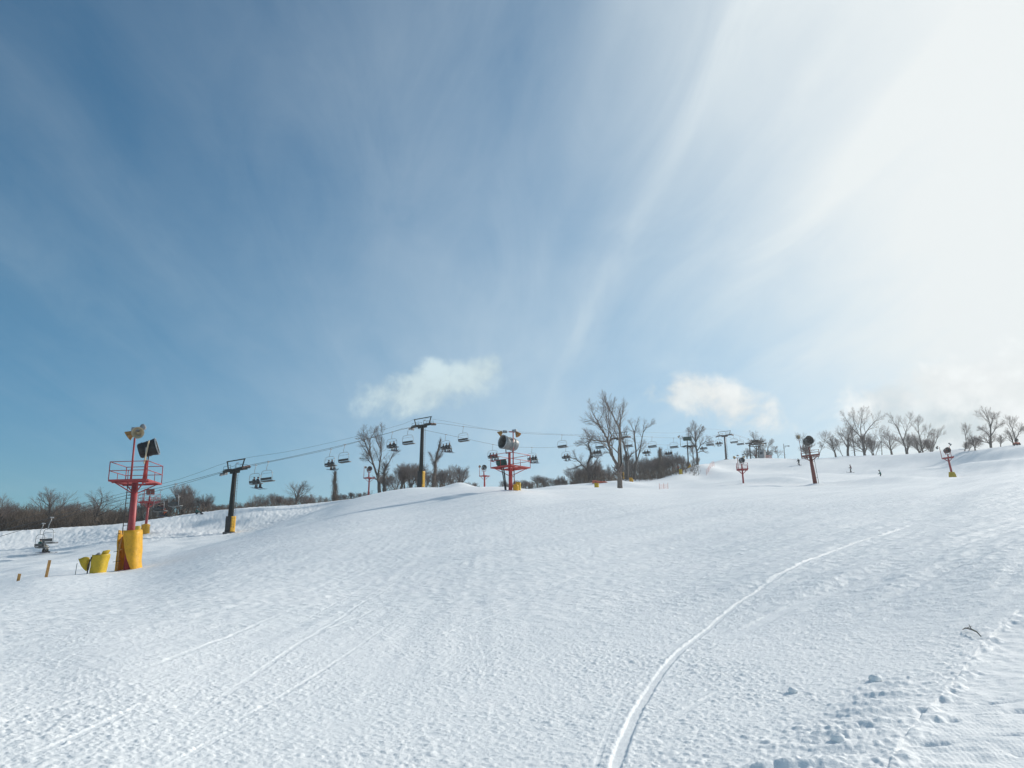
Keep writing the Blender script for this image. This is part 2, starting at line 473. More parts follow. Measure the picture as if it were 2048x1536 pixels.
def build_ground():
    az = np.concatenate([np.linspace(-180, -47, 60)[:-1], np.linspace(-47, -37, 90)[:-1], np.linspace(-37, 37, 1180), np.linspace(37, 47, 120)[1:], np.linspace(47, 180, 60)[1:]])
    r = np.concatenate([np.linspace(0.35, 3.6, 40)[:-1], np.exp(np.arange(math.log(3.6), math.log(30), 0.0029)), np.exp(np.arange(math.log(30), math.log(260), 0.0046)), np.exp(np.linspace(math.log(262), math.log(700), 40))])
    A, Rr = np.meshgrid(np.radians(az), r, indexing='ij')
    X = (Rr * np.sin(A)).ravel(); Y = (Rr * np.cos(A)).ravel()
    Z = terrain(X, Y)
    rr = Rr.ravel(); aa = np.degrees(A).ravel()
    D = np.zeros_like(Z)
    # ---- large undulations and long traverses
    far = np.clip((rr - 8) / 20, 0, 1)
    D += perlin(X / 9, Y / 13, 1) * 0.10 * far
    g0, g1 = math.cos(R(38)), math.sin(R(38))
    al = X * g1 + Y * g0; ac = X * g0 - Y * g1
    D += perlin(al / 14, ac / 1.3, 2) * 0.040 * np.clip((rr - 6) / 10, 0, 1)
    D += perlin(al / 30, ac / 3.4, 3) * 0.09 * np.clip((rr - 12) / 20, 0, 1)
    g0, g1 = math.cos(R(62)), math.sin(R(62))
    al2 = X * g1 + Y * g0; ac2 = X * g0 - Y * g1
    D += perlin(al2 / 12, ac2 / 0.8, 4) * 0.030 * np.clip((rr - 5) / 10, 0, 1)
    hill = np.clip((rr - 100) / 60, 0, 1) * np.clip((aa - 14) / 6, 0, 1)
    D += perlin(al2 / 40, ac2 / 9, 5) * 0.8 * hill
    D += perlin(X / 22, Y / 30, 6) * 0.9 * hill
    # ---- rough ploughed bank on the left
    bank = np.clip((rr - 90) / 5, 0, 1) * np.clip((117 - rr) / 4, 0, 1) * np.clip((-13 - aa) / 2, 0, 1)
    b1 = np.abs(perlin(X / 1.3, Y / 1.5, 8)) + 0.7 * np.abs(perlin(X / 0.55, Y / 0.7, 9)) + 0.5 * perlin(X / 0.28, Y / 0.4, 10)
    D += (b1 - 0.35) * 0.095 * bank
    ms = np.clip((rr - 50) / 6, 0, 1) * np.clip((96 - rr) / 4, 0, 1) * np.clip((-12 - aa) / 3, 0, 1)
    D += perlin(al2 / 7, ac2 / 1.0, 12) * 0.17 * ms + perlin(X / 2.2, Y / 3.0, 13) * 0.10 * ms
    # snow whales by the lift line
    def mound(px, py, rd, wx, wy, h):
        p = at(px, py, rd)
        return h * np.exp(-((X - p.x) / wx) ** 2 - ((Y - p.y) / wy) ** 2)
    D += mound(920, 968, 70, 1.4, 3.0, 0.55) + mound(1000, 978, 66, 5, 3.0, 0.12)
    D += mound(1555, 960, 118, 7, 5, 1.1) + mound(1770, 965, 110, 6, 7, 0.7)
    D += mound(1985, 925, 165, 12, 9, 1.6)
    D += mound(258, 1141, 46.6, 1.3, 1.1, .09) + mound(190, 1146, 45.2, .9, .8, .07) + mound(1021, 978, 60, 1.2, 1.0, .08) + mound(1631, 971, 104, 1.5, 1.3, .22) + mound(1487, 970, 108, 1.2, 1.2, .18)
    # ---- crumbs of churned snow
    nr = np.where((rr < 70) & (np.abs(aa) < 47))[0]
    x, y, q = X[nr], Y[nr], rr[nr]
    amp = 1 / (1 + (q / 16) ** 2)
    rough = np.clip(0.74 + 0.34 * perlin(x / 2.6, y / 4.0, 20) + 0.34 * perlin(x / 0.9, y / 1.2, 22), 0.22, 1.5)
    rough *= np.where(x > 0, 1 + 0.45 * np.clip((x - 0.4) / 2.5, 0, 1), 1)
    c1 = crumbs(x, y, 0.052, 0.8, 31)
    c2 = crumbs(x, y, 0.105, 0.42, 32)
    c3 = crumbs(x + 0.03 * perlin(x / 0.1, y / 0.1, 44), y, 0.30, 0.08, 33, 0.12, 0.32)
    d = rough * (0.013 * c1 + 0.016 * c2) + 0.030 * c3 * np.clip(rough - 0.4, 0, 1)
    d += rough * (0.006 * perlin(x / 0.09, y / 0.08, 24) + 0.006 * perlin(x / 0.24, y / 0.18, 25) + 0.006 * perlin(x / 0.042, y / 0.042, 26))
    d *= np.clip(amp * 1.25, 0.25, 1) * 0.62
    mid = np.clip((q - 9) / 6, 0, 1)
    d += mid * (0.008 * perlin(x / 0.5, y / 0.34, 70) + 0.012 * perlin(x / 0.2, y / 0.18, 71) + 0.012 * np.abs(perlin(x / 0.8, y / 1.2, 72)))
    # smooth scraped patch in the near right corner with a crumbled edge
    edge = smooth_path([(2330, 1010), (2200, 1095), (2120, 1155), (2048, 1213), (1995, 1262), (1958, 1300), (1905, 1365), (1855, 1422), (1810, 1475), (1775, 1536), (1745, 1620), (1700, 1760)])
    dist, side, _ = poly_dist(x, y, edge)
    dist = dist + 0.16 * perlin(x / 0.35, y / 0.35, 40) + 0.06 * perlin(x / 0.09, y / 0.09, 41)
    inside = np.where(side > 0, dist, -dist)
    ins = np.clip(inside / 0.10, 0, 1) * np.clip((17 - q) / 4, 0, 1)
    tyr = 0.5 + 0.5 * np.sin((y * 0.98 + x * 0.1 + 0.15 * perlin(x / 0.5, y / 0.5, 46)) / 0.17 * 2 * math.pi / 2)
    band = np.clip(1 - np.abs(inside + 0.42) / 0.60, 0, 1) * np.clip((9.0 - q) / 2, 0, 1)
    d += band * (0.045 * tyr * np.clip(0.6 + 1.3 * perlin(x / 0.5, y / 0.22, 47), 0, 1) + 0.020 * crumbs(x, y, 0.13, 0.55, 48))
    low = np.clip((7.2 - q) / 1.2, 0, 1)
    prints = np.zeros_like(x)
    for px, py, wx, wy, dp in ((1888, 1436, .10, .035, .035), (1985, 1392, .16, .03, .03), (2030, 1452, .16, .05, .045), (1858, 1478, .12, .04, .03), (2040, 1405, .14, .05, .045), (1965, 1418, .2, .02, .015), (2075, 1480, .14, .06, .05)):
        c_ = hit(px, py)
        prints -= dp * np.exp(-((x - c_[0] + 0.5 * (y - c_[1])) / wx) ** 2 - ((y - c_[1]) / wy) ** 2) * (1 + 0.5 * perlin(x / 0.06, y / 0.05, 53))
    corr = 0.0009 * np.sin((x * 0.97 - y * 0.25) / 0.032 * 2 * math.pi) * np.clip((9 - q) / 2, 0, 1)
    patch = -0.020 + corr + prints + 0.012 * perlin(x / 0.7, y / 0.16, 50) * low + 0.02 * perlin(x / 1.4, y / 1.2, 51) - 0.07 * np.clip(inside, 0, 1.2) * np.exp(-(np.maximum(inside, 0) / 1.8) ** 2) + 0.006 * perlin(x / 0.12, y / 0.09, 52)
    d = d * (1 - ins) + patch * ins
    # ski and board tracks
    def track(pix, w, depth, keep=0.05, rim=0.0, taper=0.3):
        P = smooth_path(pix)
        xs = [p[0] for p in P]; ys = [p[1] for p in P]
        k = np.where((x > min(xs) - 3 * w) & (x < max(xs) + 3 * w) & (y > min(ys) - 3 * w) & (y < max(ys) + 3 * w))[0]
        xx, yy = x[k], y[k]
        t, s, u = poly_dist(xx, yy, P)
        k2 = np.where(t < 3 * w)[0]
        k, xx, yy, t, u = k[k2], xx[k2], yy[k2], t[k2], u[k2]
        end = np.clip(u / taper, 0, 1) * np.clip((1 - u) / taper, 0, 1)
        t = t + 0.14 * w * perlin(xx / 0.05, yy / 0.05, 60) + 0.14 * w * perlin(xx / 0.25, yy / 0.25, 61)
        f = np.clip((w - t) / (0.35 * w), 0, 1); f = f * f * (3 - 2 * f) * end
        lip = np.exp(-((t - 1.25 * w) / (0.35 * w)) ** 2) * rim * end
        d[k] = d[k] * (1 - f * (1 - keep)) + lip * (0.4 + 1.0 * perlin(xx / 0.06, yy / 0.06, 62)) - f * depth
    track([(1205, 1600), (1230, 1536), (1252, 1475), (1285, 1405), (1335, 1330), (1400, 1270), (1480, 1208), (1563, 1152), (1640, 1113), (1720, 1083), (1800, 1058)], 0.048, 0.009, 0.03, 0.008, 0.06)
    track([(1530, 1172), (1563, 1152), (1640, 1113), (1720, 1083), (1800, 1058), (1860, 1041)], 0.075, 0.022, 0.05, 0.010, .25)
    track([(1180, 1580), (1198, 1515), (1220, 1455), (1246, 1392)], 0.018, 0.0015, 0.5, 0.001)
    track([(590, 1290), (690, 1245), (780, 1207)], 0.035, 0.004, 0.3, 0.003, .45)
    track([(-30, 1455), (130, 1408), (300, 1360)], 0.035, 0.004, 0.3, 0.003, .45)
    track([(20, 1530), (160, 1470), (290, 1408)], 0.035, 0.005, 0.25, 0.004, .45)
    track([(300, 1560), (430, 1480), (560, 1415)], 0.03, 0.003, 0.4, 0.002, .45)
    track([(1425, 1290), (1560, 1226), (1700, 1172), (1820, 1135)], 0.13, 0.008, 0.25, 0.006)
    track([(1065, 1330), (1100, 1310), (1150, 1275)], 0.035, 0.002, 0.55, 0.002, .45)
    # worn groomer bands sweeping up the right side
    g_a, g_b = hit(1560, 1150), hit(2040, 1020)
    gd = (g_b - g_a) / np.linalg.norm(g_b - g_a)
    ga = x * gd[0] + y * gd[1]; gc = x * -gd[1] + y * gd[0]
    gm = np.clip((q - 9) / 6, 0, 1) * np.clip((60 - q) / 20, 0, 1) * np.clip((np.degrees(np.arctan2(x, y)) - 6) / 10, 0, 1)
    d += gm * (0.050 * perlin(ga / 16, gc / 0.75, 80) + 0.030 * perlin(ga / 9, gc / 0.32, 81) + 0.018 * perlin(ga / 1.2, gc / 0.22, 82))
    lm = np.clip((q - 7) / 4, 0, 1) * np.clip((50 - q) / 20, 0, 1) * np.clip((6 - np.degrees(np.arctan2(x, y))) / 10, 0, 1)
    g_a, g_b = hit(200, 1420), hit(760, 1160)
    gd = (g_b - g_a) / np.linalg.norm(g_b - g_a)
    ga = x * gd[0] + y * gd[1]; gc = x * -gd[1] + y * gd[0]
    d += lm * (0.011 * perlin(ga / 14, gc / 0.8, 83) + 0.006 * perlin(ga / 8, gc / 0.25, 84))
    track([(560, 1200), (760, 1140), (1000, 1100)], 0.10, 0.008, 0.6, 0.004, .45)
    track([(1060, 1090), (1180, 1060), (1320, 1040)], 0.12, 0.012, 0.6, 0.006, .45)
    # faint crossing ski tracks, most of them swinging up and to the right
    rt = random.Random(21)
    for _ in range(24):
        x0 = rt.uniform(-100, 1900); y0 = rt.uniform(1040, 1500)
        ln = rt.uniform(160, 520) * (0.6 + (y0 - 1000) / 700)
        sl = rt.uniform(0.12, 0.55) * (0.5 + (y0 - 1000) / 500)
        cv = rt.uniform(-.25, .25)
        pts = [(x0 + ln * u, y0 - ln * sl * u - cv * ln * .5 * u * (1 - u)) for u in (0, .25, .5, .75, 1)]
        if pts[-1][1] < 1005 or pts[-1][0] > 2150 or (pts[-1][0] > 1600 and pts[0][1] > 1250):
            continue
        track(pts, rt.uniform(.022, .045), rt.uniform(.001, .005), rt.uniform(.4, .7), rt.uniform(.001, .004), .45)
    D[nr] += d * np.clip((70 - q) / 25, 0, 1) * np.clip((46.5 - np.abs(aa[nr])) / 5, 0, 1)
    # low bank with a shaded face beyond the near slope at the far left
    Z = Z + D
    na, nrw = A.shape
    # pole of the sheet
    co = np.stack([X, Y, Z], 1)
    idx = np.arange(na * nrw).reshape(na, nrw)
    q4 = np.stack([idx[:-1, :-1], idx[:-1, 1:], idx[1:, 1:], idx[1:, :-1]], -1).reshape(-1, 4)
    nv = len(co)
    co = np.vstack([co, [[0, 0, 0.0]]])
    ring = idx[:, 0]
    tri = np.stack([np.full(na - 1, nv), ring[:-1], ring[1:]], 1)
    me = bpy.data.meshes.new('snow_slope')
    me.vertices.add(len(co)); me.vertices.foreach_set('co', co.astype(np.float32).ravel())
    nl = q4.size + tri.size
    me.loops.add(nl)
    me.loops.foreach_set('vertex_index', np.concatenate([q4.ravel(), tri.ravel()]).astype(np.int32))
    npoly = len(q4) + len(tri)
    me.polygons.add(npoly)
    me.polygons.foreach_set('loop_start', np.concatenate([np.arange(len(q4)) * 4, q4.size + np.arange(len(tri)) * 3]).astype(np.int32))
    me.update(calc_edges=True)
    me.polygons.foreach_set('use_smooth', np.ones(npoly, bool))
    me.materials.append(SNOW)
    o = bpy.data.objects.new('snow_slope', me)
    COL.objects.link(o)
    o['kind'] = 'structure'
    return o


build_ground()

# ------------------------------------------------------------------ mesh helpers


def frame(d, up=Vector((0, 0, 1))):
    d = d.normalized()
    if abs(d.dot(up)) > 0.98:
        up = Vector((1, 0, 0))
    a = d.cross(up).normalized()
    return a, d.cross(a).normalized(), d


class MB:
    def __init__(s):
        s.v, s.f, s.sm, s.mi = [], [], [], []
        s.m = 0

    def face(s, idx, smooth=False):
        s.f.append(idx); s.sm.append(smooth); s.mi.append(s.m)

    def tube(s, pts, rad, n=8, cap=True):
        pts = [Vector(p) for p in pts]
        if not isinstance(rad, (list, tuple)):
            rad = [rad] * len(pts)
        base = len(s.v)
        a = None
        for i, p in enumerate(pts):
            d = pts[min(i + 1, len(pts) - 1)] - pts[max(i - 1, 0)]
            if d.length < 1e-9:
                d = Vector((0, 0, 1))
            if a is None:
                a, b, _ = frame(d)
            else:
                d.normalize()
                a = (a - d * a.dot(d)).normalized()
                b = d.cross(a)
            for k in range(n):
                t = 2 * math.pi * k / n
                s.v.append(p + (a * math.cos(t) + b * math.sin(t)) * rad[i])
        for i in range(len(pts) - 1):
            for k in range(n):
                k2 = (k + 1) % n
                o = base + i * n
                s.face((o + k, o + k2, o + n + k2, o + n + k), True)
        if cap:
            s.face(tuple(base + k for k in range(n))[::-1])
            e = base + (len(pts) - 1) * n
            s.face(tuple(e + k for k in range(n)))
        return s

    def box(s, c, size, M=None):
        c = Vector(c); h = Vector(size) / 2
        base = len(s.v)
        for x in (-1, 1):
            for y in (-1, 1):
                for z in (-1, 1):
                    p = Vector((x * h.x, y * h.y, z * h.z))
                    s.v.append(c + (M @ p if M else p))
        for f in ((0, 1, 3, 2), (4, 6, 7, 5), (0, 4, 5, 1), (2, 3, 7, 6), (0, 2, 6, 4), (1, 5, 7, 3)):
            s.face(tuple(base + i for i in f))
        return s

    def bar(s, p, q, w, h=None):
        p, q = Vector(p), Vector(q)
        h = h or w
        a, b, d = frame(q - p)
        M = Matrix((a, b, d)).transposed()
        return s.box((p + q) / 2, (w, h, (q - p).length), M)

    def lathe(s, prof, M=None, n=24, close=False, c=Vector((0, 0, 0))):
        """profile of (radius, along) turned about the local Y axis"""
        base = len(s.v)
        for r, h in prof:
            for k in range(n):
                t = 2 * math.pi * k / n
                p = Vector((r * math.cos(t), h, r * math.sin(t)))
                s.v.append(c + (M @ p if M else p))
        m = len(prof)
        for i in range(m if close else m - 1):
            for k in range(n):
                k2 = (k + 1) % n
                o, o2 = base + i * n, base + ((i + 1) % m) * n
                s.face((o + k, o + k2, o2 + k2, o2 + k), True)
        return s

    def ball(s, c, r, n=10, m=6, M=None):
        c = Vector(c)
        r = r if isinstance(r, (tuple, list)) else (r, r, r)
        base = len(s.v)
        for i in range(m + 1):
            th = math.pi * (0.001 + 0.998 * i / m)
            for k in range(n):
                t = 2 * math.pi * k / n
                p = Vector((r[0] * math.sin(th) * math.cos(t), r[1] * math.sin(th) * math.sin(t), r[2] * math.cos(th)))
                s.v.append(c + (M @ p if M else p))
        for i in range(m):
            for k in range(n):
                k2 = (k + 1) % n
                o = base + i * n
                s.face((o + k, o + n + k, o + n + k2, o + k2), True)
        return s

    def sheet(s, grid, th):
        """thick sheet through a grid of points (rows of equal length)"""
        R_, C_ = len(grid), len(grid[0])
        g = [[Vector(p) for p in row] for row in grid]
        base = len(s.v)
        nrm = []
        for i in range(R_):
            for j in range(C_):
                du = g[min(i + 1, R_ - 1)][j] - g[max(i - 1, 0)][j]
                dv = g[i][min(j + 1, C_ - 1)] - g[i][max(j - 1, 0)]
                nn = du.cross(dv)
                nrm.append(nn.normalized() if nn.length > 1e-9 else Vector((0, 0, 1)))
        for sg in (0.5, -0.5):
            for i in range(R_):
                for j in range(C_):
                    s.v.append(g[i][j] + nrm[i * C_ + j] * th * sg)
        N = R_ * C_
        ix = lambda i, j, b: base + b * N + i * C_ + j
        for i in range(R_ - 1):
            for j in range(C_ - 1):
                s.face((ix(i, j, 0), ix(i + 1, j, 0), ix(i + 1, j + 1, 0), ix(i, j + 1, 0)), True)
                s.face((ix(i, j, 1), ix(i, j + 1, 1), ix(i + 1, j + 1, 1), ix(i + 1, j, 1)), True)
        for i in range(R_ - 1):
            s.face((ix(i, 0, 0), ix(i, 0, 1), ix(i + 1, 0, 1), ix(i + 1, 0, 0)))
            s.face((ix(i, C_ - 1, 0), ix(i + 1, C_ - 1, 0), ix(i + 1, C_ - 1, 1), ix(i, C_ - 1, 1)))
        for j in range(C_ - 1):
            s.face((ix(0, j, 0), ix(0, j + 1, 0), ix(0, j + 1, 1), ix(0, j, 1)))
            s.face((ix(R_ - 1, j, 0), ix(R_ - 1, j, 1), ix(R_ - 1, j + 1, 1), ix(R_ - 1, j + 1, 0)))
        return s

    def mesh(s, name, mats):
        me = bpy.data.meshes.new(name)
        me.from_pydata([tuple(v) for v in s.v], [], s.f)
        me.polygons.foreach_set('use_smooth', s.sm)
        for m in (mats if isinstance(mats, (list, tuple)) else [mats]):
            me.materials.append(m)
        if any(s.mi):
            me.polygons.foreach_set('material_index', s.mi)
        me.update()
        return me

    def build(s, name, mats, parent=None):
        return link(name, s.mesh(name, mats), parent)


def link(name, me, parent=None):
    o = bpy.data.objects.new(name, me)
    COL.objects.link(o)
    if parent:
        o.parent = parent
    return o


def tag(o, label, cat, group=None, kind=None):
    o['label'] = label
    o['category'] = cat
    if group:
        o['group'] = group
    if kind:
        o['kind'] = kind
    return o


def thing(name, label, cat, loc, rz=0.0, group=None):
    o = link(name, None)
    o.empty_display_size = 0.2
    o.location = loc
    o.rotation_euler = (0, 0, rz)
    return tag(o, label, cat, group)


def copy_tree(o, parent=None):
    c = o.copy()
    COL.objects.link(c)
    c.parent = parent
    for ch in list(o.children):
        copy_tree(ch, c)
    return c


def base_at(px, py, r, sink=0.0):
    p = at(px, py, r)
    return Vector((p.x, p.y, gz(p.x, p.y) - sink))


def z_at(px, py, r):
    return at(px, py, r).z


def rotm(az, tilt=0.0, roll=0.0):
    """local +Y turned to azimuth az (clockwise from the view direction), tilted up"""
    return Matrix.Rotation(-az, 3, 'Z') @ Matrix.Rotation(tilt, 3, 'X') @ Matrix.Rotation(roll, 3, 'Y')


# ------------------------------------------------------------------ snow gun towers

def fan_gun(root, c, az, tilt, D, L, shell, ring=None, yoke=True, nozzles=True, yoke_mat=None):
    """open barrel of a fan snow gun, mouth towards local +Y"""
    M = rotm(az, tilt)
    c = Vector(c)
    r = D / 2
    prof = [(r * .80, -L * .5), (r * .90, -L * .42), (r * .90, L * .22), (r * 0.99, L * .40), (r, L * .5), (r * .94, L * .5), (r * .90, L * .38), (r * .80, L * .15), (r * .80, -L * .40)]
    g = MB().lathe(prof, M, 28, c=c)
    for h in (-.25, 0.05, .3):
        g.lathe([(r * .90, L * (h - .02)), (r * .945, L * (h - .02)), (r * .945, L * (h + .02)), (r * .90, L * (h + .02))], M, 28, c=c)
    gun = g.build('fan_gun', shell, root)
    MB().lathe([(r * .93, L * .47), (r * .885, L * .38), (r * .785, L * .15), (r * .785, -L * .40), (r * .775, -L * .40), (r * .775, L * .15), (r * .875, L * .38), (r * .92, L * .47)], M, 28, True, c=c).build('inner_duct', GUND, gun)
    # fan hub, guide vanes and back grille
    h = MB().lathe([(0.001, L * .26), (r * .34, L * .22), (r * .40, L * .05), (r * .36, -L * .35), (0.001, -L * .38)], M, 16, c=c)
    h.build('fan_hub', ring or GALV, gun)
    v = MB()
    for k in range(9):
        t = 2 * math.pi * k / 9
        a = Vector((math.cos(t), 0, math.sin(t)))
        v.bar(c + M @ (a * r * .34 + Vector((0, L * .02, 0))), c + M @ (a * r * .83 + Vector((0, -L * .08, 0))), r * .02, r * .22)
    v.build('guide_vanes', BLACK, gun)
    v = MB()
    for k in range(4):
        a = Vector((math.cos(k * math.pi / 4), 0, math.sin(k * math.pi / 4)))
        v.bar(c + M @ (a * r * .78 + Vector((0, -L * .46, 0))), c + M @ (a * r * -.78 + Vector((0, -L * .46, 0))), r * .02)
    for q in (.35, .55, .72):
        v.lathe([(r * q, -L * .47), (r * (q + .025), -L * .47), (r * (q + .025), -L * .45), (r * q, -L * .45)], M, 24, True, c=c)
    v.build('back_grille', BLACK, gun)
    if nozzles:
        nz = MB()
        for k in range(24):
            t = 2 * math.pi * k / 24
            a = Vector((math.cos(t), 0, math.sin(t)))
            p = c + M @ (a * r * .97 + Vector((0, L * .5, 0)))
            nz.tube([p, p + M @ (a * -.01 + Vector((0, .05, 0)))], r * .045, 6)
        nz.lathe([(r * .92, L * .5), (r * 1.03, L * .5), (r * 1.03, L * .56), (r * .92, L * .56)], M, 28, True, c=c)
        nz.build('nozzle_ring', ring or GALV, gun)
    if yoke:
        y = MB()
        for sx in (-1, 1):
            p = c + M @ Vector((sx * r * 1.0, 0, 0))
            q = c + Vector((0, 0, -r * 1.35)) + Matrix.Rotation(-az, 3, 'Z') @ Vector((sx * r * .72, 0, 0))
            y.bar(p, q, .07, .05)
        y.bar(c + Vector((0, 0, -r * 1.35)) + Matrix.Rotation(-az, 3, 'Z') @ Vector((-r * .78, 0, 0)), c + Vector((0, 0, -r * 1.35)) + Matrix.Rotation(-az, 3, 'Z') @ Vector((r * .78, 0, 0)), .08, .06)
        y.build('gun_yoke', yoke_mat or GALV, root)
    return gun


def floodlight(root, c, az, tilt, D, refl, box=True, boxoff=None):
    """cone reflector opening towards local +Y, with a ballast can behind"""
    M = rotm(az, tilt)
    c = Vector(c)
    r = D / 2
    f = MB().lathe([(r * .22, -D * .62), (r * .42, -D * .52), (r * .80, -D * .12), (r, D * .06), (r * .97, D * .06), (r * .76, -D * .12), (r * .38, -D * .5), (0.001, -D * .52)], M, 22, c=c)
    lamp = f.build('floodlight', refl, root)
    b = MB().ball(c + M @ Vector((0, -D * .25, 0)), (r * .2, r * .3, r * .2), M=M)
    b.build('bulb', CREAM, lamp)
    if box:
        o = Vector(boxoff) if boxoff else M @ Vector((0, -D * .55, 0)) + Vector((0, 0, r * .75))
        M2 = rotm(az, 0)
        k = MB().lathe([(0.001, -D * .38), (r * .42, -D * .38), (r * .45, D * .28), (0.001, D * .28)], M2, 16, c=c + o)
        k.build('ballast_can', GREY, root)
    return lamp


def wrap_pad(root, rad, h, a0, a1, m, z0=-0.1, lean=0.0, edge=0.0, th=0.06, sq=3.0, name='base_pad', wob=0.03, seed=1, flare=0.0):
    """upright vinyl wrap about the pole, open between the two edge angles"""
    rnd = random.Random(seed)
    ph = [rnd.uniform(0, 6) for _ in range(4)]
    rows = []
    for i in range(13):
        t = i / 12
        row = []
        e0 = a0 + edge * (1 - t) ** 1.6
        for j in range(37):
            a = e0 + (a1 - e0) * j / 36
            k = (abs(math.cos(a)) ** sq + abs(math.sin(a)) ** sq) ** (-1 / sq)
            rr = rad * k * (1 + flare * (1 - t)) * (1 + wob * math.sin(3 * a + ph[0] + 2 * t) + wob * math.sin(9 * t + ph[1] + 2 * a) * 0.7 + wob * .5 * math.sin(17 * t - 6 * a + ph[2]))
            row.append(Vector((rr * math.cos(a) + lean * t, rr * math.sin(a), z0 + (h - z0) * t + 0.04 * math.sin(2 * a + ph[3]) * t)))
        rows.append(row)
    p = MB().sheet(rows, th)
    return p.build(name, m, root)


def gun_tower(px, py, r, label, h, side, rot, paint, pole_r=(0.2, 0.15), rail=1.0, gun=None, mast=None, lamps=(), ladder=None, pad=None, hoses=False, deck_split=True, twin=True, group='red snow gun towers on the slope', cat='snow gun tower', name='snow_gun_tower', lean=(0, 0)):
    """steel post with a square work platform carrying a fan gun"""
    t = thing(name, label, cat, base_at(px, py, r), 0, group)
    t.rotation_euler = (lean[0], lean[1], 0)
    MB().tube([(0, 0, -0.5), (0, 0, h * .5), (0, 0, h)], [pole_r[0], (pole_r[0] + pole_r[1]) / 2, pole_r[1]], 18).build('pole', paint, t)
    M = Matrix.Rotation(rot, 3, 'Z')
    s = side / 2
    P = lambda x, y, z: M @ Vector((x, y, 0)) + Vector((0, 0, z))
    d = MB()
    # edge channels, cross beams, grating bars
    e = 0.095
    for a, b in (((-s, -s), (s, -s)), ((-s, s), (s, s))):
        d.bar(P(a[0], a[1], h), P(b[0], b[1], h), .07, e)
    for a, b in (((-s, -s + .04), (-s, s - .04)), ((s, -s + .04), (s, s - .04))):
        d.bar(P(a[0], a[1], h), P(b[0], b[1], h), .065, e - .012)
    for k in (-.33, .33):
        d.bar(P(-s + .04, side * k, h - .05), P(s - .04, side * k, h - .05), .09, .10)
    n = int(side / .11)
    for k in range(n):
        x = -s + (k + .8) * side / (n + .6)
        if deck_split and abs(x) < .18:
            continue
        d.bar(P(x, -s + .05, h + .035), P(x, s - .05, h + .035), .018, .04)
    for q in ((-s * .8, -s * .8), (s * .8, -s * .8), (s * .8, s * .8), (-s * .8, s * .8)):
        d.bar(P(q[0], q[1], h - .06), P(q[0] * .10, q[1] * .10, h - .62), .05)
    deck = d.build('platform', paint, t)
    if rail:
        k = MB()
        cs = [(-s, -s), (s, -s), (s, s), (-s, s)]
        for i in range(4):
            a, b = cs[i], cs[(i + 1) % 4]
            k.tube([P(*a, h + .05), P(*a, h + rail)], .024, 6)
            for zz in ((rail, rail * .52) if twin else (rail,)):
                k.tube([P(*a, h + zz), P(*b, h + zz)], .022, 6)
            mx = ((a[0] + b[0]) / 2, (a[1] + b[1]) / 2)
            k.tube([P(*mx, h + .05), P(*mx, h + rail * .52)], .018, 6)
        k.build('railing', paint, deck)
    if mast:
        x, y, top, mr, bar = mast
        q = MB().tube([P(x, y, h - .1), P(x, y, h + top)], [mr, mr * .85], 10)
        if bar:
            bx = Vector((bar[0], bar[1], 0))
            q.tube([P(x, y, h + top - .04) - bx, P(x, y, h + top - .04) + bx], mr * .8, 8)
        q.build('lamp_mast', paint, t)
    for lc, laz, lt, D, refl, off in lamps:
        floodlight(t, Vector(lc) + Vector((0, 0, h)), laz, lt, D, refl, True, off)
    if gun:
        gc, gaz, gtilt, D, L, shell, ring, kw = gun
        gc = Vector(gc) + Vector((0, 0, h))
        ped = MB().tube([(gc.x * .9, gc.y * .9, h - .05), (gc.x, gc.y, gc.z - D * .675)], [.11, .09], 12)
        ped.build('gun_pedestal', kw.get('ped', paint), t)
        fan_gun(t, gc, gaz, gtilt, D, L, shell, ring, nozzles=kw.get('nz', True), yoke_mat=kw.get('ym'))
        if kw.get('comp'):
            cc = Vector(kw['comp']) + Vector((0, 0, h))
            mm = rotm(R(80), R(8))
            kb = MB().lathe([(0.001, -.42), (.19, -.42), (.23, -.36), (.23, .30), (.19, .40), (0.001, .42)], mm, 18, c=cc)
            kb.box(cc + Vector((.05, 0, -.22)), (.8, .4, .14))
            kb.build('compressor', GREEN, t)
    if ladder:
        la, lw, z0 = ladder
        out = Vector((math.cos(la), math.sin(la), 0))
        tn = Vector((-out.y, out.x, 0))
        k = MB()
        off = pole_r[0] + .16
        for sg in (-1, 1):
            k.tube([out * off + tn * sg * lw + Vector((0, 0, z0)), out * (off - .05) + tn * sg * lw + Vector((0, 0, h + .02))], .022, 6)
        for i in range(int((h - z0) / .3)):
            z = z0 + .2 + i * .3
            k.tube([out * off - tn * lw + Vector((0, 0, z)), out * off + tn * lw + Vector((0, 0, z))], .014, 5)
        for z in (z0 + 1, h - .7):
            k.bar(out * off + Vector((0, 0, z)), out * pole_r[1] * .8 + Vector((0, 0, z)), .03)
        k.build('ladder', STEELB if paint is not REDB else REDD, t)
    if hoses:
        k = MB()
        for i, (x0, x1) in enumerate(((-.75, -.42), (-.62, -.36), (-.55, -.33))):
            pts = []
            for j in range(9):
                u = j / 8
                pts.append(Vector((x0 + (x1 - x0) * u ** .7, -.15 + .05 * i, h * (1 - u) + .0)))
            k.tube(pts, .028 if i else .045, 7)
        k.build('hose', BLACKR, t)
    return t


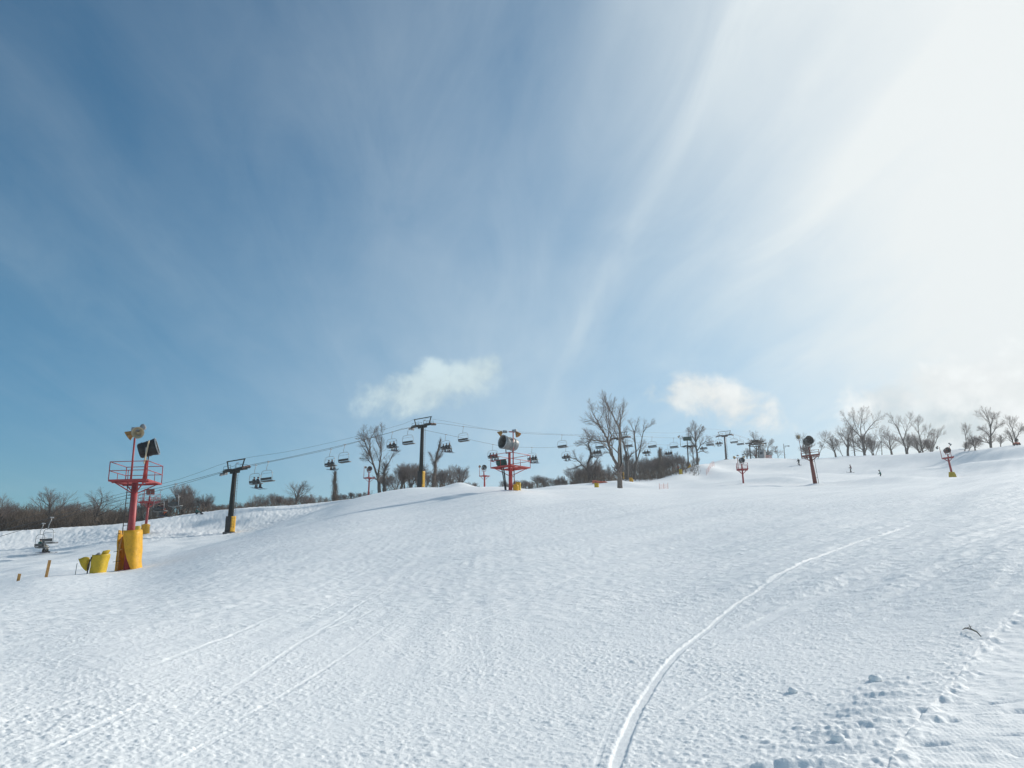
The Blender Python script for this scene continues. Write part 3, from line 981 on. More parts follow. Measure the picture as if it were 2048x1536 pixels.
# nearest tower at the left
TA = gun_tower(255, 1141, 46.6, 'tall red snow gun tower with big open yellow pad, black gun and cream lamps', 4.75, 2.02, R(3), RED,
               (.215, .15), 1.02, gun=((.52, .0, 1.86), R(74), R(18), .95, .92, BLACK, GALV, dict(ped=REDB, ym=GALV)),
               mast=(-.62, .80, 2.66, .06, None),
               lamps=[((-.40, .55, 2.92), R(160), R(-10), .68, CREAM, (.12, .30, .38)), ((-1.02, .70, 2.80), R(-100), R(-34), .60, RUST, (.34, .05, .36))],
               ladder=(R(172), .19, 1.9), group=None)
TA.rotation_euler = (0, R(-2.0), 0)
# lamp arm and bracket of the left tower
MB().bar((-1.05, .76, 4.75 + 2.72), (-.36, .76, 4.75 + 2.80), .05, .05).build('lamp_bracket', GREY, TA)
MB().bar((.62, -.5, 4.75 + .95), (.78, -.48, 4.75 + 2.25), .075, .05).build('gun_brace', CREAM, TA)
wrap_pad(TA, .57, 2.12, R(-98), R(188), YEL, -.25, -.06, R(58), .05, 3.0, seed=4, wob=.03, flare=.13)
k = MB().tube([(-.42, -.28, -.3), (-.40, -.30, 1.0), (-.34, -.26, 1.75)], [.06, .05, .035], 8).tube([(-.52, -.12, -.3), (-.50, -.14, 1.5)], .03, 8).tube([(-.42, -.30, 1.05), (-.20, -.34, 1.12)], .03, 6).ball((-.40, -.33, 1.05), .07)
k.build('hydrant_pipe', WOODY, TA)
for a_, b_ in (((-.64, -.40, .98), (-.30, -.62, 1.0)), ((-.66, -.30, 1.92), (-.2, -.66, 1.95)), ((-.62, -.42, .45), (-.10, -.66, .48))):
    MB().tube([a_, b_], .014, 5).build('strap', BLACKR, TA)

# white gun on the crest in the middle
TB = gun_tower(1021, 978, 60, 'red snow gun tower on the middle crest with large white barrel gun', 1.82, 2.25, R(45), REDB,
               (.165, .15), 1.02, gun=((-.10, .05, 1.98), R(-128), R(6), 1.12, 1.3, WHITEP, GALV, dict(ped=REDB, comp=(-.72, -.25, .42), ym=WHITEP)),
               mast=(-.05, -.35, 2.92, .055, (.34, 0.0)),
               lamps=[((-.92, -.35, 2.68), R(-85), R(-38), .52, RUST, (.45, 0, .20)), ((.62, -.35, 2.62), R(120), R(-52), .52, RUST, (-.28, .0, .34))],
               ladder=(R(5), .14, .1), hoses=True, group=None)
wrap_pad(TB, .2, .45, R(-160), R(100), YEL, -.2, 0, 0, .05, 2.2, seed=9).location = (.42, -.05, 0)

TC = gun_tower(293, 1041, 98, 'small red snow gun tower rising behind the tall left tower, yellow wrap at its foot', 3.55, 1.9, R(40), RED, (.16, .12), 0.9,
               gun=((.15, -.2, 1.2), R(60), R(5), .75, .85, REDD, GALV, dict(nz=False)), mast=(-.5, .3, 1.6, .045, None), group=None)
wrap_pad(TC, .42, 1.0, R(-170), R(100), YEL, -.2, 0, 0, .06, 2.4, seed=3)
TD = gun_tower(737, 990, 118, 'thin red snow gun tower with flat deck before the tall twin bare tree', 2.95, 1.32, R(45), RED, (.13, .11), 0,
               gun=((-.05, -.2, 1.35), R(150), R(12), .72, .7, WHITEP, REDD, dict(ym=RED)), mast=(-.62, .60, 1.85, .04, None),
               lamps=[((-.72, .5, 1.72), R(180), R(0), .36, CREAM, None)], group=None)
TE = gun_tower(969, 976, 125, 'small red snow gun tower with round grey gun, just left of the white gun', 2.5, 1.28, R(45), REDB, (.16, .13), 0,
               gun=((-.12, -.15, 1.35), R(168), R(8), .82, .7, GALV, GUND, dict(ym=REDB)), mast=(-.62, .60, 1.75, .04, None),
               lamps=[((-.85, .4, 1.65), R(185), R(-5), .42, CREAM, None)], group=None)
TF = gun_tower(1487, 970, 108, 'red snow gun tower whose gun and cream lamps stand against the upper piste', 2.1, 1.45, R(-14), RED, (.125, .105), .8,
               gun=((-.05, -.1, 1.25), R(165), R(5), .72, .55, GUND, GALV, dict(ym=GREY)), mast=(-.5, .5, 1.75, .045, (.5, 0)),
               lamps=[((-.95, .1, 1.68), R(-120), R(-25), .45, CREAM, (.5, 0, .28)), ((.42, .1, 1.72), R(120), R(-25), .45, CREAM, (-.10, 0, .35))], group=None)
TG = gun_tower(1631, 971, 104, 'brown red snow gun tower with big dark round gun, right of centre', 3.8, 2.15, R(-20), REDD, (.27, .20), .62,
               gun=((-.05, -.1, 1.95), R(172), R(10), 1.15, .9, GUND, GUND, dict(ym=GUND)), mast=(-1.0, .9, 2.72, .04, None),
               lamps=[((-1.1, .2, 2.62), R(190), R(4), .52, CREAM, (0, .25, .05))], ladder=(R(-20), .12, .0), group=None, lean=(0, R(-4)))
TH = gun_tower(1906, 957, 140, 'leaning red snow gun tower with yellow padded foot below the right ridge', 3.4, 1.6, R(-28), RED, (.18, .14), .0,
               gun=((0, -.1, 1.15), R(178), R(8), .92, .7, GUND, REDD, dict(ym=RED)), mast=(-.85, .4, 1.9, .045, None),
               lamps=[((-1.3, .2, 1.75), R(-120), R(-20), .42, GREY, None), ((1.1, .2, 2.05), R(110), R(-30), .42, GREY, None)], group=None, lean=(0, R(-5)))
MB().tube([(.82, .4, 3.3), (.86, .4, 5.4)], .045, 8).build('lamp_mast', RED, TH)
wrap_pad(TH, .36, 1.05, R(-250), R(60), YELG, -.2, 0, 0, .08, 3.0, seed=12, flare=.5)
TI = gun_tower(1378, 946, 174, 'dark post with green fan gun and small lamp before the round-crowned tree', 5.0, 2.1, R(15), STEEL, (.15, .13), .0,
               gun=((0, -.1, 1.75), R(95), R(2), 1.0, 1.75, GREEN, BLACK, dict(nz=True, ym=STEEL)), mast=(-1.5, .4, 2.2, .04, None),
               lamps=[((-1.9, .2, 2.2), R(-100), R(-20), .5, CREAM, None)], group=None)
wrap_pad(TI, .42, .95, R(-150), R(100), YEL, -.2, 0, 0, .08, 2.4, seed=14, flare=.2)


# yellow wraps that stand alone on the snow
def lone_pad(px, py, r, rad, h, label, m=YEL, seed=1, a0=-150, a1=120, flare=.1):
    t = thing('hydrant_cover', label, 'yellow pad', base_at(px, py, r))
    wrap_pad(t, rad, h, R(a0), R(a1), m, -.2, 0, 0, .05, 2.3, 'cover', .03, seed, flare)
    MB().tube([(0, 0, -.3), (0, 0, h * .8)], .05, 8).ball((0, 0, h * .82), .08).tube([(0, 0, h * .6), (-.18, -.1, h * .6)], .035, 6).build('hydrant', GREY, t)
    return t


H1 = thing('hydrant_cover', 'low yellow hydrant wrap with loose flap on the snow beside the big left tower', 'yellow pad', base_at(192, 1146, 45.2))
wrap_pad(H1, .40, 1.0, R(-118), R(128), YELG, -.2, .10, R(6), .045, 2.6, 'cover', .03, 6, -.05)
g = MB()
rows = []
for i in range(7):
    t_ = i / 6
    rows.append([Vector((-.24 - u * (.50 * (t_ ** .8)), -.30 - .22 * u + .06 * math.sin(3 * u + 4 * t_), .22 + .60 * t_ + .05 * math.sin(5 * u))) for u in [j / 8 for j in range(9)]])
g.sheet(rows, .035).build('loose_flap', YELG, H1)
MB().tube([(-.24, -.38, -.1), (-.22, -.42, .45), (-.12, -.40, .85), (.10, -.30, 1.0)], .03, 7).build('strap', BLACKR, H1)
MB().tube([(-.78, -.5, -.15), (-.76, -.5, .55)], .016, 6).build('stay_rod', GREY, H1)
MB().tube([(0, 0, -.3), (.02, 0, .95)], .07, 10).ball((.02, 0, .98), .12).tube([(-.2, .05, .8), (.22, -.02, .86)], .05, 8).build('hydrant', GREY, H1)
rows = []
for i in range(5):
    rows.append([Vector((.12 + .30 * math.cos(a) * (1 + .10 * i), .02 + .30 * math.sin(a), .98 + .05 * i * (1.2 + math.cos(a)) * .5 + .03 * math.cos(a))) for a in [R(-60 + 200 * j / 12) for j in range(13)]])
MB().sheet(rows, .03).build('rolled_collar', YELG, H1)

lone_pad(275, 1043, 97, .38, .95, 'plain yellow hydrant cover on the snow bank left of the small red tower', YELG, 21)
lone_pad(1036, 979, 61.5, .20, .62, 'slim yellow cover at the foot of the white gun tower', YELG, 22)
lone_pad(1193, 974, 100, .30, .62, 'yellow hydrant cover below the orange crash pad', YELG, 23)
lone_pad(1262, 959, 150, .42, 1.0, 'yellow cover behind the big leaning tree, beside the third lift tower', YEL, 24)
lone_pad(1361, 948, 160, .32, 1.05, 'upright yellow cover just left of the dark green gun post', YELG, 25)

# posts, stick
for px, py, h, lab in ((92, 1154, .86, 'taller yellowish wooden stake standing in the snow at left'), (36, 1161, .42, 'short stub of a yellowish stake at the far left edge')):
    t = MB()
    t.box((0, 0, h / 2 - .15), (.125, .09, h + .3), Matrix.Rotation(.5, 3, 'Z'))
    o = t.build('wooden_stake', WOODY)
    o.location = base_at(px, py, 43)
    o.rotation_euler = (0, R(4), 0)
    tag(o, lab, 'stake')
p = hit(1945, 1272)
b = hit(1926, 1264) - p; c = hit(1963, 1281) - p
g = MB()
g.tube([Vector((b[0], b[1], .05)), Vector((b[0] * .5, b[1] * .5 + .03, .075)), Vector((0, 0, .07)), Vector((c[0] * .6, c[1] * .6, .055)), Vector((c[0], c[1], .015))], [.004, .007, .008, .007, .005], 6)
g.tube([Vector((0, 0, .07)), Vector((.03, .09, .12))], [.006, .003], 5).tube([Vector((b[0] * .5, b[1] * .5 + .03, .07)), Vector((b[0] * .7 + .02, b[1] * .5 - .05, .10))], [.005, .002], 5)
o = g.build('fallen_twig', BARK)
o.location = (p[0], p[1], gz(*p))
tag(o, 'dark fallen twig on the snow at the edge of the smooth patch', 'twig')

# clods of snow rolled onto the slope
rnd = random.Random(5)
for px, py, s_, lab in ((1752, 1363, .055, 'round snow clod on the churned slope left of the smooth patch'), (1676, 1484, .045, 'yellowish snow clod near the bottom, left of the smooth patch'),
                        (1586, 1386, .040, 'small dark-sided snow clod right of the bright ski track')):
    me = bpy.data.meshes.new('snow_clod')
    bm = bmesh.new()
    bmesh.ops.create_icosphere(bm, subdivisions=3, radius=s_)
    for v in bm.verts:
        k_ = 1 + .30 * perlin(np.array([v.co.x / s_ * 1.1 + px]), np.array([v.co.y / s_ * 1.1 + v.co.z / s_ * .9]), 3)[0] + .12 * perlin(np.array([v.co.x / s_ * 3]), np.array([v.co.z / s_ * 3 + py]), 4)[0]
        v.co *= k_
        v.co.z *= .8
    for f in bm.faces:
        f.smooth = True
    bm.to_mesh(me); bm.free()
    me.materials.append(SNOW)
    o = link('snow_clod', me)
    p = hit(px, py)
    o.location = (p[0], p[1], gz(*p) + s_ * .35)
    tag(o, lab, 'snow clod')

# orange crash pad lying on the far bank
t = thing('crash_pad', 'long orange vinyl crash pad lying on the bank below the dark thicket', 'crash pad', base_at(1199, 964, 118))
rows = []
for i in range(13):
    u = i / 12
    hh = .28 * (1 - u) ** .7 + .04
    rows.append([Vector((-1.1 + 2.3 * u, .35 * math.cos(a), .10 + hh * math.sin(a) + .03 * math.sin(9 * u))) for a in [R(-30 + 240 * j / 10) for j in range(11)]])
MB().sheet(rows, .05).build('pad_cover', ORANGE, t)
MB().tube([(-.6, -.42, .0), (-.6, -.3, .35), (-.6, .2, .42)], .02, 5).build('strap', BLACKR, t)
MB().tube([(.2, -.38, .0), (.2, -.25, .26), (.2, .2, .3)], .02, 5).build('strap', BLACKR, t)


# safety nets
def net(pxa, pya, pxb, pyb, r0, r1, h, nposts, label, lean=0):
    a, b = base_at(pxa, pya, r0), base_at(pxb, pyb, r1)
    t = thing('safety_net', label, 'net fence', a)
    L_ = b - a
    mb = MB(); ps = []
    for i in range(nposts):
        u = i / (nposts - 1)
        q = a + L_ * u
        q.z = gz(q.x, q.y)
        ps.append(q - a)
    for q in ps:
        MB().tube([q + Vector((0, 0, -.3)), q + Vector((lean, 0, h + .15))], .022, 6).build('net_pole', NET, t)
    for q, w in zip(ps[:-1], ps[1:]):
        n = max(2, int((w - q).length / .35))
        for z in np.linspace(.08, h, 6):
            pts = [q + (w - q) * (k / n) + Vector((lean * z / h, 0, z - .06 * math.sin(math.pi * k / n))) for k in range(n + 1)]
            mb.tube(pts, .006, 4, False)
        for k in range(n):
            c_ = q + (w - q) * ((k + .5) / n)
            mb.tube([c_ + Vector((0, 0, .06)), c_ + Vector((lean, 0, h - .02))], .005, 4, False)
    mb.build('netting', NET, t)


net(1412, 936, 1428, 924, 160, 178, 1.1, 5, 'pinkish safety net along the shaded lip left of the upper piste')
net(1319, 978, 1336, 975, 92, 98, .6, 3, 'short pinkish net fence on the snow right of the big leaning tree')

# ------------------------------------------------------------------ chairlift line
def plan(px, py, r):
    p = at(px, py, r)
    return Vector((p.x, p.y))


A2, B2 = plan(468, 1000, 96), plan(848, 900, 116)
LD = (B2 - A2).normalized()                 # up-line direction in plan
ARM = Vector((LD.y, -LD.x))                 # to the right of travel
HALF = 2.35
LINE_ROT = math.atan2(ARM.y, ARM.x)


def on_line(px, py, off):
    """point of the line (offset off along the arm) seen at pixel (px, py)"""
    d = ray(px, py)
    o = A2 + ARM * off
    # d.xy*s = o + LD*t
    det = d.x * -LD.y + LD.x * d.y
    s_ = (o.x * -LD.y + LD.x * o.y) / det
    t = (d.x * o.y - d.y * o.x) / det
    return Vector((d.x * s_, d.y * s_, EYE + d.z * s_)), t


def strand(pix, off):
    ps = []
    for px, py in pix:
        p, t = on_line(px, py, off)
        ps.append((t, p.z))
    ps.sort()
    return [a for a, b in ps], [b for a, b in ps]


LEFT = strand([(-160, 1120), (87, 1047), (240, 1001), (360, 970), (450, 944), (512, 930), (662, 898), (785, 864), (820, 855), (892, 869), (986, 889), (1064, 895), (1132, 893), (1193, 885), (1228, 878), (1292, 887), (1336, 890), (1406, 881), (1440, 872), (1470, 878), (1500, 889)], -HALF)
RIGHT = strand([(-160, 1100), (104, 1035), (240, 994), (360, 966), (494, 931), (537, 923), (690, 889), (817, 856), (869, 846), (927, 853), (1040, 866), (1124, 870), (1200, 873), (1256, 872), (1304, 874), (1347, 876), (1419, 873), (1458, 867), (1480, 873), (1510, 886)], HALF)
WIRE = strand([(-160, 1090), (240, 988), (360, 958), (471, 920), (570, 904), (700, 876), (800, 850), (845, 836), (990, 860), (1045, 864), (1154, 869), (1244, 863), (1340, 866), (1446, 861), (1500, 878)], 0)


def strand_pt(s, off, t):
    z = float(pchip(s[0], s[1], np.array([t]))[0])
    q = A2 + ARM * off + LD * t
    return Vector((q.x, q.y, z))


def strand_line(s, off, n=90):
    return [strand_pt(s, off, t) for t in np.linspace(s[0][0], s[0][-1], n)]


l_ = strand_line(LEFT, -HALF); r_ = strand_line(RIGHT, HALF)
top_c = (l_[-1] + r_[-1]) / 2
turn = [top_c + Vector((ARM.x, ARM.y, 0)) * (-HALF * math.cos(a)) + Vector((LD.x, LD.y, 0)) * (HALF * math.sin(a)) for a in np.linspace(0, math.pi, 11)]
tag(MB().tube(l_ + turn[1:-1] + r_[::-1], .023, 6).build('haul_rope', ROPE), 'steel haul rope looping up the whole chairlift line and back', 'cable')
tag(MB().tube(strand_line(WIRE, 0), .015, 5).build('communication_wire', ROPE), 'thin wire strung over the tops of the lift tower frames', 'cable')


def lift_tower(px, pyarm, label, col, pad=True, ladder=True, pr=(.36, .26), base_plate=True, low_arm=False):
    c, t = on_line(px, pyarm, 0)
    z0 = gz(c.x, c.y)
    h = c.z - z0
    tw = thing('lift_tower', label, 'lift tower', (c.x, c.y, z0), LINE_ROT, 'chairlift towers')
    MB().tube([(0, 0, -.6), (0, 0, h - .1)], list(pr), 20).build('pole', col, tw)
    zl = strand_pt(LEFT, -HALF, t).z - z0
    zr = strand_pt(RIGHT, HALF, t).z - z0
    a = MB()
    a.bar((-HALF - .05, 0, h), (HALF + .05, 0, h), .30, .26)
    a.bar((-.9, 0, h - .26), (.9, 0, h - .26), .24, .26)
    a.build('crossarm', col, tw)
    fr = MB()
    for sx in (-1, 1):
        fr.bar((sx * 1.42, 0, h + .12), (sx * 1.80, 0, h + 1.12), .11)
    fr.bar((-1.92, 0, h + 1.17), (1.92, 0, h + 1.17), .12, .11)
    fr.build('lifting_frame', col, tw)
    d = MB()
    d.tube([(.25, 0, h + .15), (.25, 0, h + .78)], .02, 5).box((.42, 0, h + .80), (.42, .14, .07))
    d.build('signal_lamp', GREY, tw)
    w = MB()
    for sx in (-1, 1):
        for yy in (-.32, .32):
            w.tube([(sx * .5, yy, h + .13), (sx * .5, yy, h + .62)], .018, 5)
            w.tube([(sx * 2.0, yy, h + .13), (sx * 2.0, yy, h + .50)], .018, 5)
            w.tube([(sx * .5, yy, h + .62), (sx * 2.0, yy, h + .50)], .018, 5)
        w.box((sx * 1.25, 0, h + .16), (1.5, .66, .04))
    w.build('catwalk', col, tw)
    for sx, z in ((-1, zl), (1, zr)):
        x = sx * HALF
        s_ = strand_pt(LEFT if sx < 0 else RIGHT, x, t + 1.0).z - strand_pt(LEFT if sx < 0 else RIGHT, x, t - 1.0).z
        sl = math.atan2(s_, 2.0)
        dy, dz = math.cos(sl), math.sin(sl)
        B_ = MB()
        off = .26
        B_.bar((x + sx * .10, -.5 * dy, z - off - .5 * dz), (x + sx * .10, .5 * dy, z - off + .5 * dz), .09, .16)
        B_.bar((x, 0, h), (x, 0, z - off), .16, .16)
        tr = B_.build('sheave_train', col, tw)
        for k in range(3):
            u = -.34 + .34 * k
            wh = MB().lathe([(.05, -.05), (.20, -.05), (.20, -.03), (.165, 0), (.20, .03), (.20, .05), (.05, .05)], Matrix.Rotation(R(90), 3, 'Z'), 16, True, c=Vector((x, u * dy, z - .20 + u * dz)))
            wh.build('sheave', RUSTY if sx > 0 else GREY, tr)
    if ladder:
        k = MB()
        for sg in (-.18, .18):
            k.tube([(pr[0] + .22, sg, .6), (pr[1] + .20, sg, h - .3)], .02, 5)
        for i in range(int((h - 1) / .32)):
            k.tube([(pr[0] + .215, -.18, .7 + i * .32), (pr[0] + .215, .18, .7 + i * .32)], .014, 5)
        for z in (1.4, h * .55, h - .8):
            k.bar((pr[1] * .9, 0, z), (pr[0] + .22, 0, z), .03)
        k.build('ladder', STEELB, tw)
    if pad:
        wrap_pad(tw, pr[0] + .16, pad, R(-22), R(150), YEL, .12, 0, 0, .12, 2.6, seed=int(px), wob=.012)
        wrap_pad(tw, pr[0] + .10, pad, R(154), R(334), BLACKR, .12, 0, 0, .06, 2.6, 'dark_wrap', seed=int(px) + 1, wob=.012)
    if base_plate:
        MB().lathe([(.001, -.25), (.72, -.25), (.72, .06), (.66, .10), (.001, .10)], Matrix.Rotation(R(90), 3, 'X'), 20).build('footing', CONC, tw)
    return tw


RUSTY = mat('red_sheave_rubber', (0.19, 0.10, 0.085), 0.6, var=0.25)
lift_tower(470, 940, 'nearest black lift tower, standing in full view on the left snow with yellow pad', STEEL, 1.95)
lift_tower(845, 851, 'black lift tower on the crest, second from the left, topped by tilted frame', STEEL, 2.6)
lift_tower(1240, 876, 'lift tower half hidden behind the big leaning bare tree', STEEL, 1.6)
lift_tower(1449, 871, 'farthest lift tower, brown post on the skyline of the upper piste', STEELB, 0, True, (.30, .22))

# upper station
c, t_ = on_line(1512, 884, 0)
z0 = gz(c.x, c.y)
st = thing('lift_terminal', 'dark upper chairlift station with bullwheel on the skyline', 'lift station', (c.x, c.y, z0), LINE_ROT)
zt = top_c.z - z0 + .1
k = MB()
for x, y in ((-1.6, -1.4), (1.6, -1.4), (0, 1.6)):
    k.tube([(x, y, -.4), (x, y, zt + .3)], .18, 10)
k.build('mast', STEEL, st)
k = MB()
k.bar((-2.9, -1.4, zt + .5), (2.9, -1.4, zt + .5), .35, .3).bar((-2.6, 1.6, zt + .45), (2.6, 1.6, zt + .45), .3, .3).bar((-1.6, -1.25, zt + .46), (-1.6, 1.45, zt + .46), .25, .25).bar((1.6, -1.25, zt + .46), (1.6, 1.45, zt + .46), .25, .25)
k.box((0, .2, zt + 1.0), (2.2, 2.4, .8))
k.build('beam_frame', STEEL, st)
MB().lathe([(HALF, -.1), (HALF, .1), (HALF - .25, .1), (HALF - .25, -.1)], Matrix.Rotation(R(90), 3, 'X'), 30, True, c=Vector((0, 0, zt - .12))).build('bullwheel', BLACK, st)
k = MB()
k.box((2.6, -2.6, 1.2), (1.6, 1.6, 2.4)).box((2.6, -2.6, 2.5), (1.9, 1.9, .16))
k.build('operator_cabin', GREY, st)
MB().box((2.55, -3.415, 1.55), (.9, .03, .8)).build('window', GLASS, st)

# utility pole, hut
t = thing('utility_pole', 'slim wooden pole with one side arm on the skyline right of the lift station', 'pole', base_at(1570, 919, 236))
MB().tube([(0, 0, -.5), (0, 0, 4.6)], [.12, .09], 8).build('post', WOOD, t)
MB().bar((-.05, 0, 3.9), (1.7, 0, 4.05), .12, .12).bar((.05, 0, 3.2), (.8, 0, 3.95), .06).build('side_arm', WOOD, t)
MB().box((1.45, 0, 3.88), (.5, .3, .18)).build('lamp_head', GREY, t)
t = thing('snow_cannon', 'orange wheeled snow cannon on the ridge at the right edge', 'snow cannon', base_at(2034, 889, 200))
MB().box((0, 0, .45), (1.3, .8, .4)).bar((-.6, 0, .3), (-1.3, 0, .15), .08).build('chassis', ORANGE, t)
for x in (-.5, .5):
    for y in (-.45, .45):
        MB().lathe([(.001, -.08), (.25, -.08), (.25, .08), (.001, .08)], None, 14, c=Vector((x, y, .12))).build('wheel', BLACKR, t)
fan_gun(t, Vector((0, 0, 1.25)), R(-150), R(10), .95, .9, GUND, BLACK, True, False, ORANGE)
t.scale = (.8, .8, .8)

# far equipment near the station
t = thing('barrier', 'orange folding barrier on the skyline beside the lift station', 'barrier', base_at(1538, 919, 233))
MB().bar((-.7, 0, -.2), (-.7, 0, 1.2), .1).bar((.7, 0, -.2), (.7, 0, 1.2), .1).build('leg', ORANGE, t)
MB().box((0, -.06, 1.0), (1.9, .05, .42)).box((0, -.06, .45), (1.9, .05, .28)).build('panel', NET, t)


# ------------------------------------------------------------------ chairs
def make_chair():
    t = thing('lift_chair', '', 'lift chair', (0, 0, 0), 0, 'chairs on the chairlift')
    MB().box((0, 0, .0), (.09, .26, .12)).tube([(0, -.18, -.02), (0, .18, -.02)], .045, 8).build('grip', GREY, t)
    MB().tube([(0, 0, -.03), (.0, -.04, -.35), (.0, -.16, -.72), (0, -.16, -.98), (0, -.10, -1.08)], .033, 8).build('hanger', GALV, t)
    w = 1.08
    pts = [(-w, -.02, -2.36), (-w - .02, -.06, -1.8), (-w + .06, -.09, -1.32), (-w + .32, -.10, -1.13), (0, -.10, -1.08), (w - .32, -.10, -1.13), (w - .06, -.09, -1.32), (w + .02, -.06, -1.8), (w, -.02, -2.36)]
    MB().tube(pts, .030, 8).build('bail', GALV, t)
    rows = [[Vector((x, y, -2.33 + .05 * (y - .25) ** 2 * 4 - .02)) for x in np.linspace(-w + .04, w - .04, 9)] for y in np.linspace(-.05, .48, 6)]
    MB().sheet(rows, .07).build('seat', BLACK, t)
    rows = [[Vector((x, -.09 - .10 * (z + 2.3), z)) for x in np.linspace(-w + .05, w - .05, 9)] for z in np.linspace(-2.26, -1.98, 5)]
    MB().sheet(rows, .06).build('backrest', BLACK, t)
    MB().tube([(-w + .06, -.10, -1.52), (-w + .1, .12, -1.40), (w - .1, .12, -1.40), (w - .06, -.10, -1.52)], .018, 6).build('restraint_bar', GALV, t)
    MB().tube([(-w, -.02, -2.36), (-w + .02, .46, -2.40), (w - .02, .46, -2.40), (w, -.02, -2.36)], .024, 6).build('seat_frame', GALV, t)
    return t


def skin_body(name, joints, edges, mats, matfn):
    """one continuous body grown about a skeleton"""
    names = list(joints)
    me = bpy.data.meshes.new(name)
    me.from_pydata([joints[n][0] for n in names], [(names.index(a), names.index(b)) for a, b in edges], [])
    o = link(name, me)
    md = o.modifiers.new('skin', 'SKIN')
    md.use_smooth_shade = True
    for i, n in enumerate(names):
        rr = joints[n][1]
        v = me.skin_vertices[0].data[i]
        v.radius = rr if isinstance(rr, tuple) else (rr, rr)
        v.use_root = (n == 'pelvis')
    sb = o.modifiers.new('sub', 'SUBSURF')
    sb.levels = 1; sb.render_levels = 1
    dg = bpy.context.evaluated_depsgraph_get()
    m2 = bpy.data.meshes.new_from_object(o.evaluated_get(dg))
    bpy.data.objects.remove(o)
    bpy.data.meshes.remove(me)
    m2.name = name
    m2.materials.clear()
    for m in mats:
        m2.materials.append(m)
    for p in m2.polygons:
        p.material_index = matfn(p.center)
        p.use_smooth = True
    return m2


def mirror(j):
    out = {}
    for k, (p, r) in j.items():
        if k.startswith('l_'):
            out['r_' + k[2:]] = ((-p[0], p[1], p[2]), r)
        out[k] = (p, r)
    return out


BODY_EDGES = [('pelvis', 'belly'), ('belly', 'chest'), ('chest', 'neck'), ('neck', 'head'), ('head', 'crown')]
for s_ in 'lr':
    BODY_EDGES += [('chest', s_ + '_sh'), (s_ + '_sh', s_ + '_el'), (s_ + '_el', s_ + '_wr'), (s_ + '_wr', s_ + '_ha'), ('pelvis', s_ + '_hip'), (s_ + '_hip', s_ + '_kn'), (s_ + '_kn', s_ + '_an'), (s_ + '_an', s_ + '_to')]
SEAT = mirror(dict(pelvis=((0, 0, .12), (.17, .13)), belly=((0, -.02, .30), (.16, .13)), chest=((0, .01, .50), (.17, .13)), neck=((0, .03, .63), .065), head=((0, .05, .73), (.085, .10)), crown=((0, .05, .82), (.08, .09)),
                   l_sh=((.19, 0, .55), .08), l_el=((.27, .10, .31), .062), l_wr=((.21, .32, .24), .05), l_ha=((.19, .40, .25), .04), l_hip=((.10, .06, .10), .11), l_kn=((.13, .47, .11), .085), l_an=((.14, .52, -.32), .07), l_to=((.15, .68, -.40), .055)))
STAND = mirror(dict(pelvis=((0, -.08, .90), (.17, .14)), belly=((0, -.04, 1.06), (.16, .13)), chest=((0, .04, 1.28), (.18, .14)), neck=((0, .10, 1.43), .065), head=((0, .14, 1.54), (.085, .10)), crown=((0, .14, 1.64), (.08, .09)),
                    l_sh=((.20, .06, 1.35), .08), l_el=((.32, .02, 1.10), .062), l_wr=((.34, .24, 1.00), .05), l_ha=((.33, .32, .99), .04), l_hip=((.10, -.05, .84), .115), l_kn=((.16, .10, .48), .085), l_an=((.17, -.02, .12), .072), l_to=((.17, .16, .06), .06)))
SIT = mirror(dict(pelvis=((0, 0, .14), (.17, .14)), belly=((0, .02, .33), (.16, .13)), chest=((0, .10, .52), (.18, .14)), neck=((0, .16, .65), .065), head=((0, .20, .75), (.085, .10)), crown=((0, .20, .85), (.08, .09)),
                  l_sh=((.20, .10, .57), .08), l_el=((.30, .22, .36), .062), l_wr=((.22, .42, .36), .05), l_ha=((.20, .50, .36), .04), l_hip=((.10, .06, .14), .115), l_kn=((.20, .45, .40), .085), l_an=((.18, .70, .10), .072), l_to=((.18, .84, .12), .06)))


def body_fn(neck_z, hip_z, seated):
    def fn(c):
        if c.z > neck_z:
            return 2
        if abs(c.x) > .175 and c.z > hip_z - .1 and c.y > .27 and not (seated and c.z < hip_z + .05):
            return 0
        if c.z < hip_z or (seated and c.y > .17 and c.z < hip_z + .08):
            return 1
        return 0
    return fn


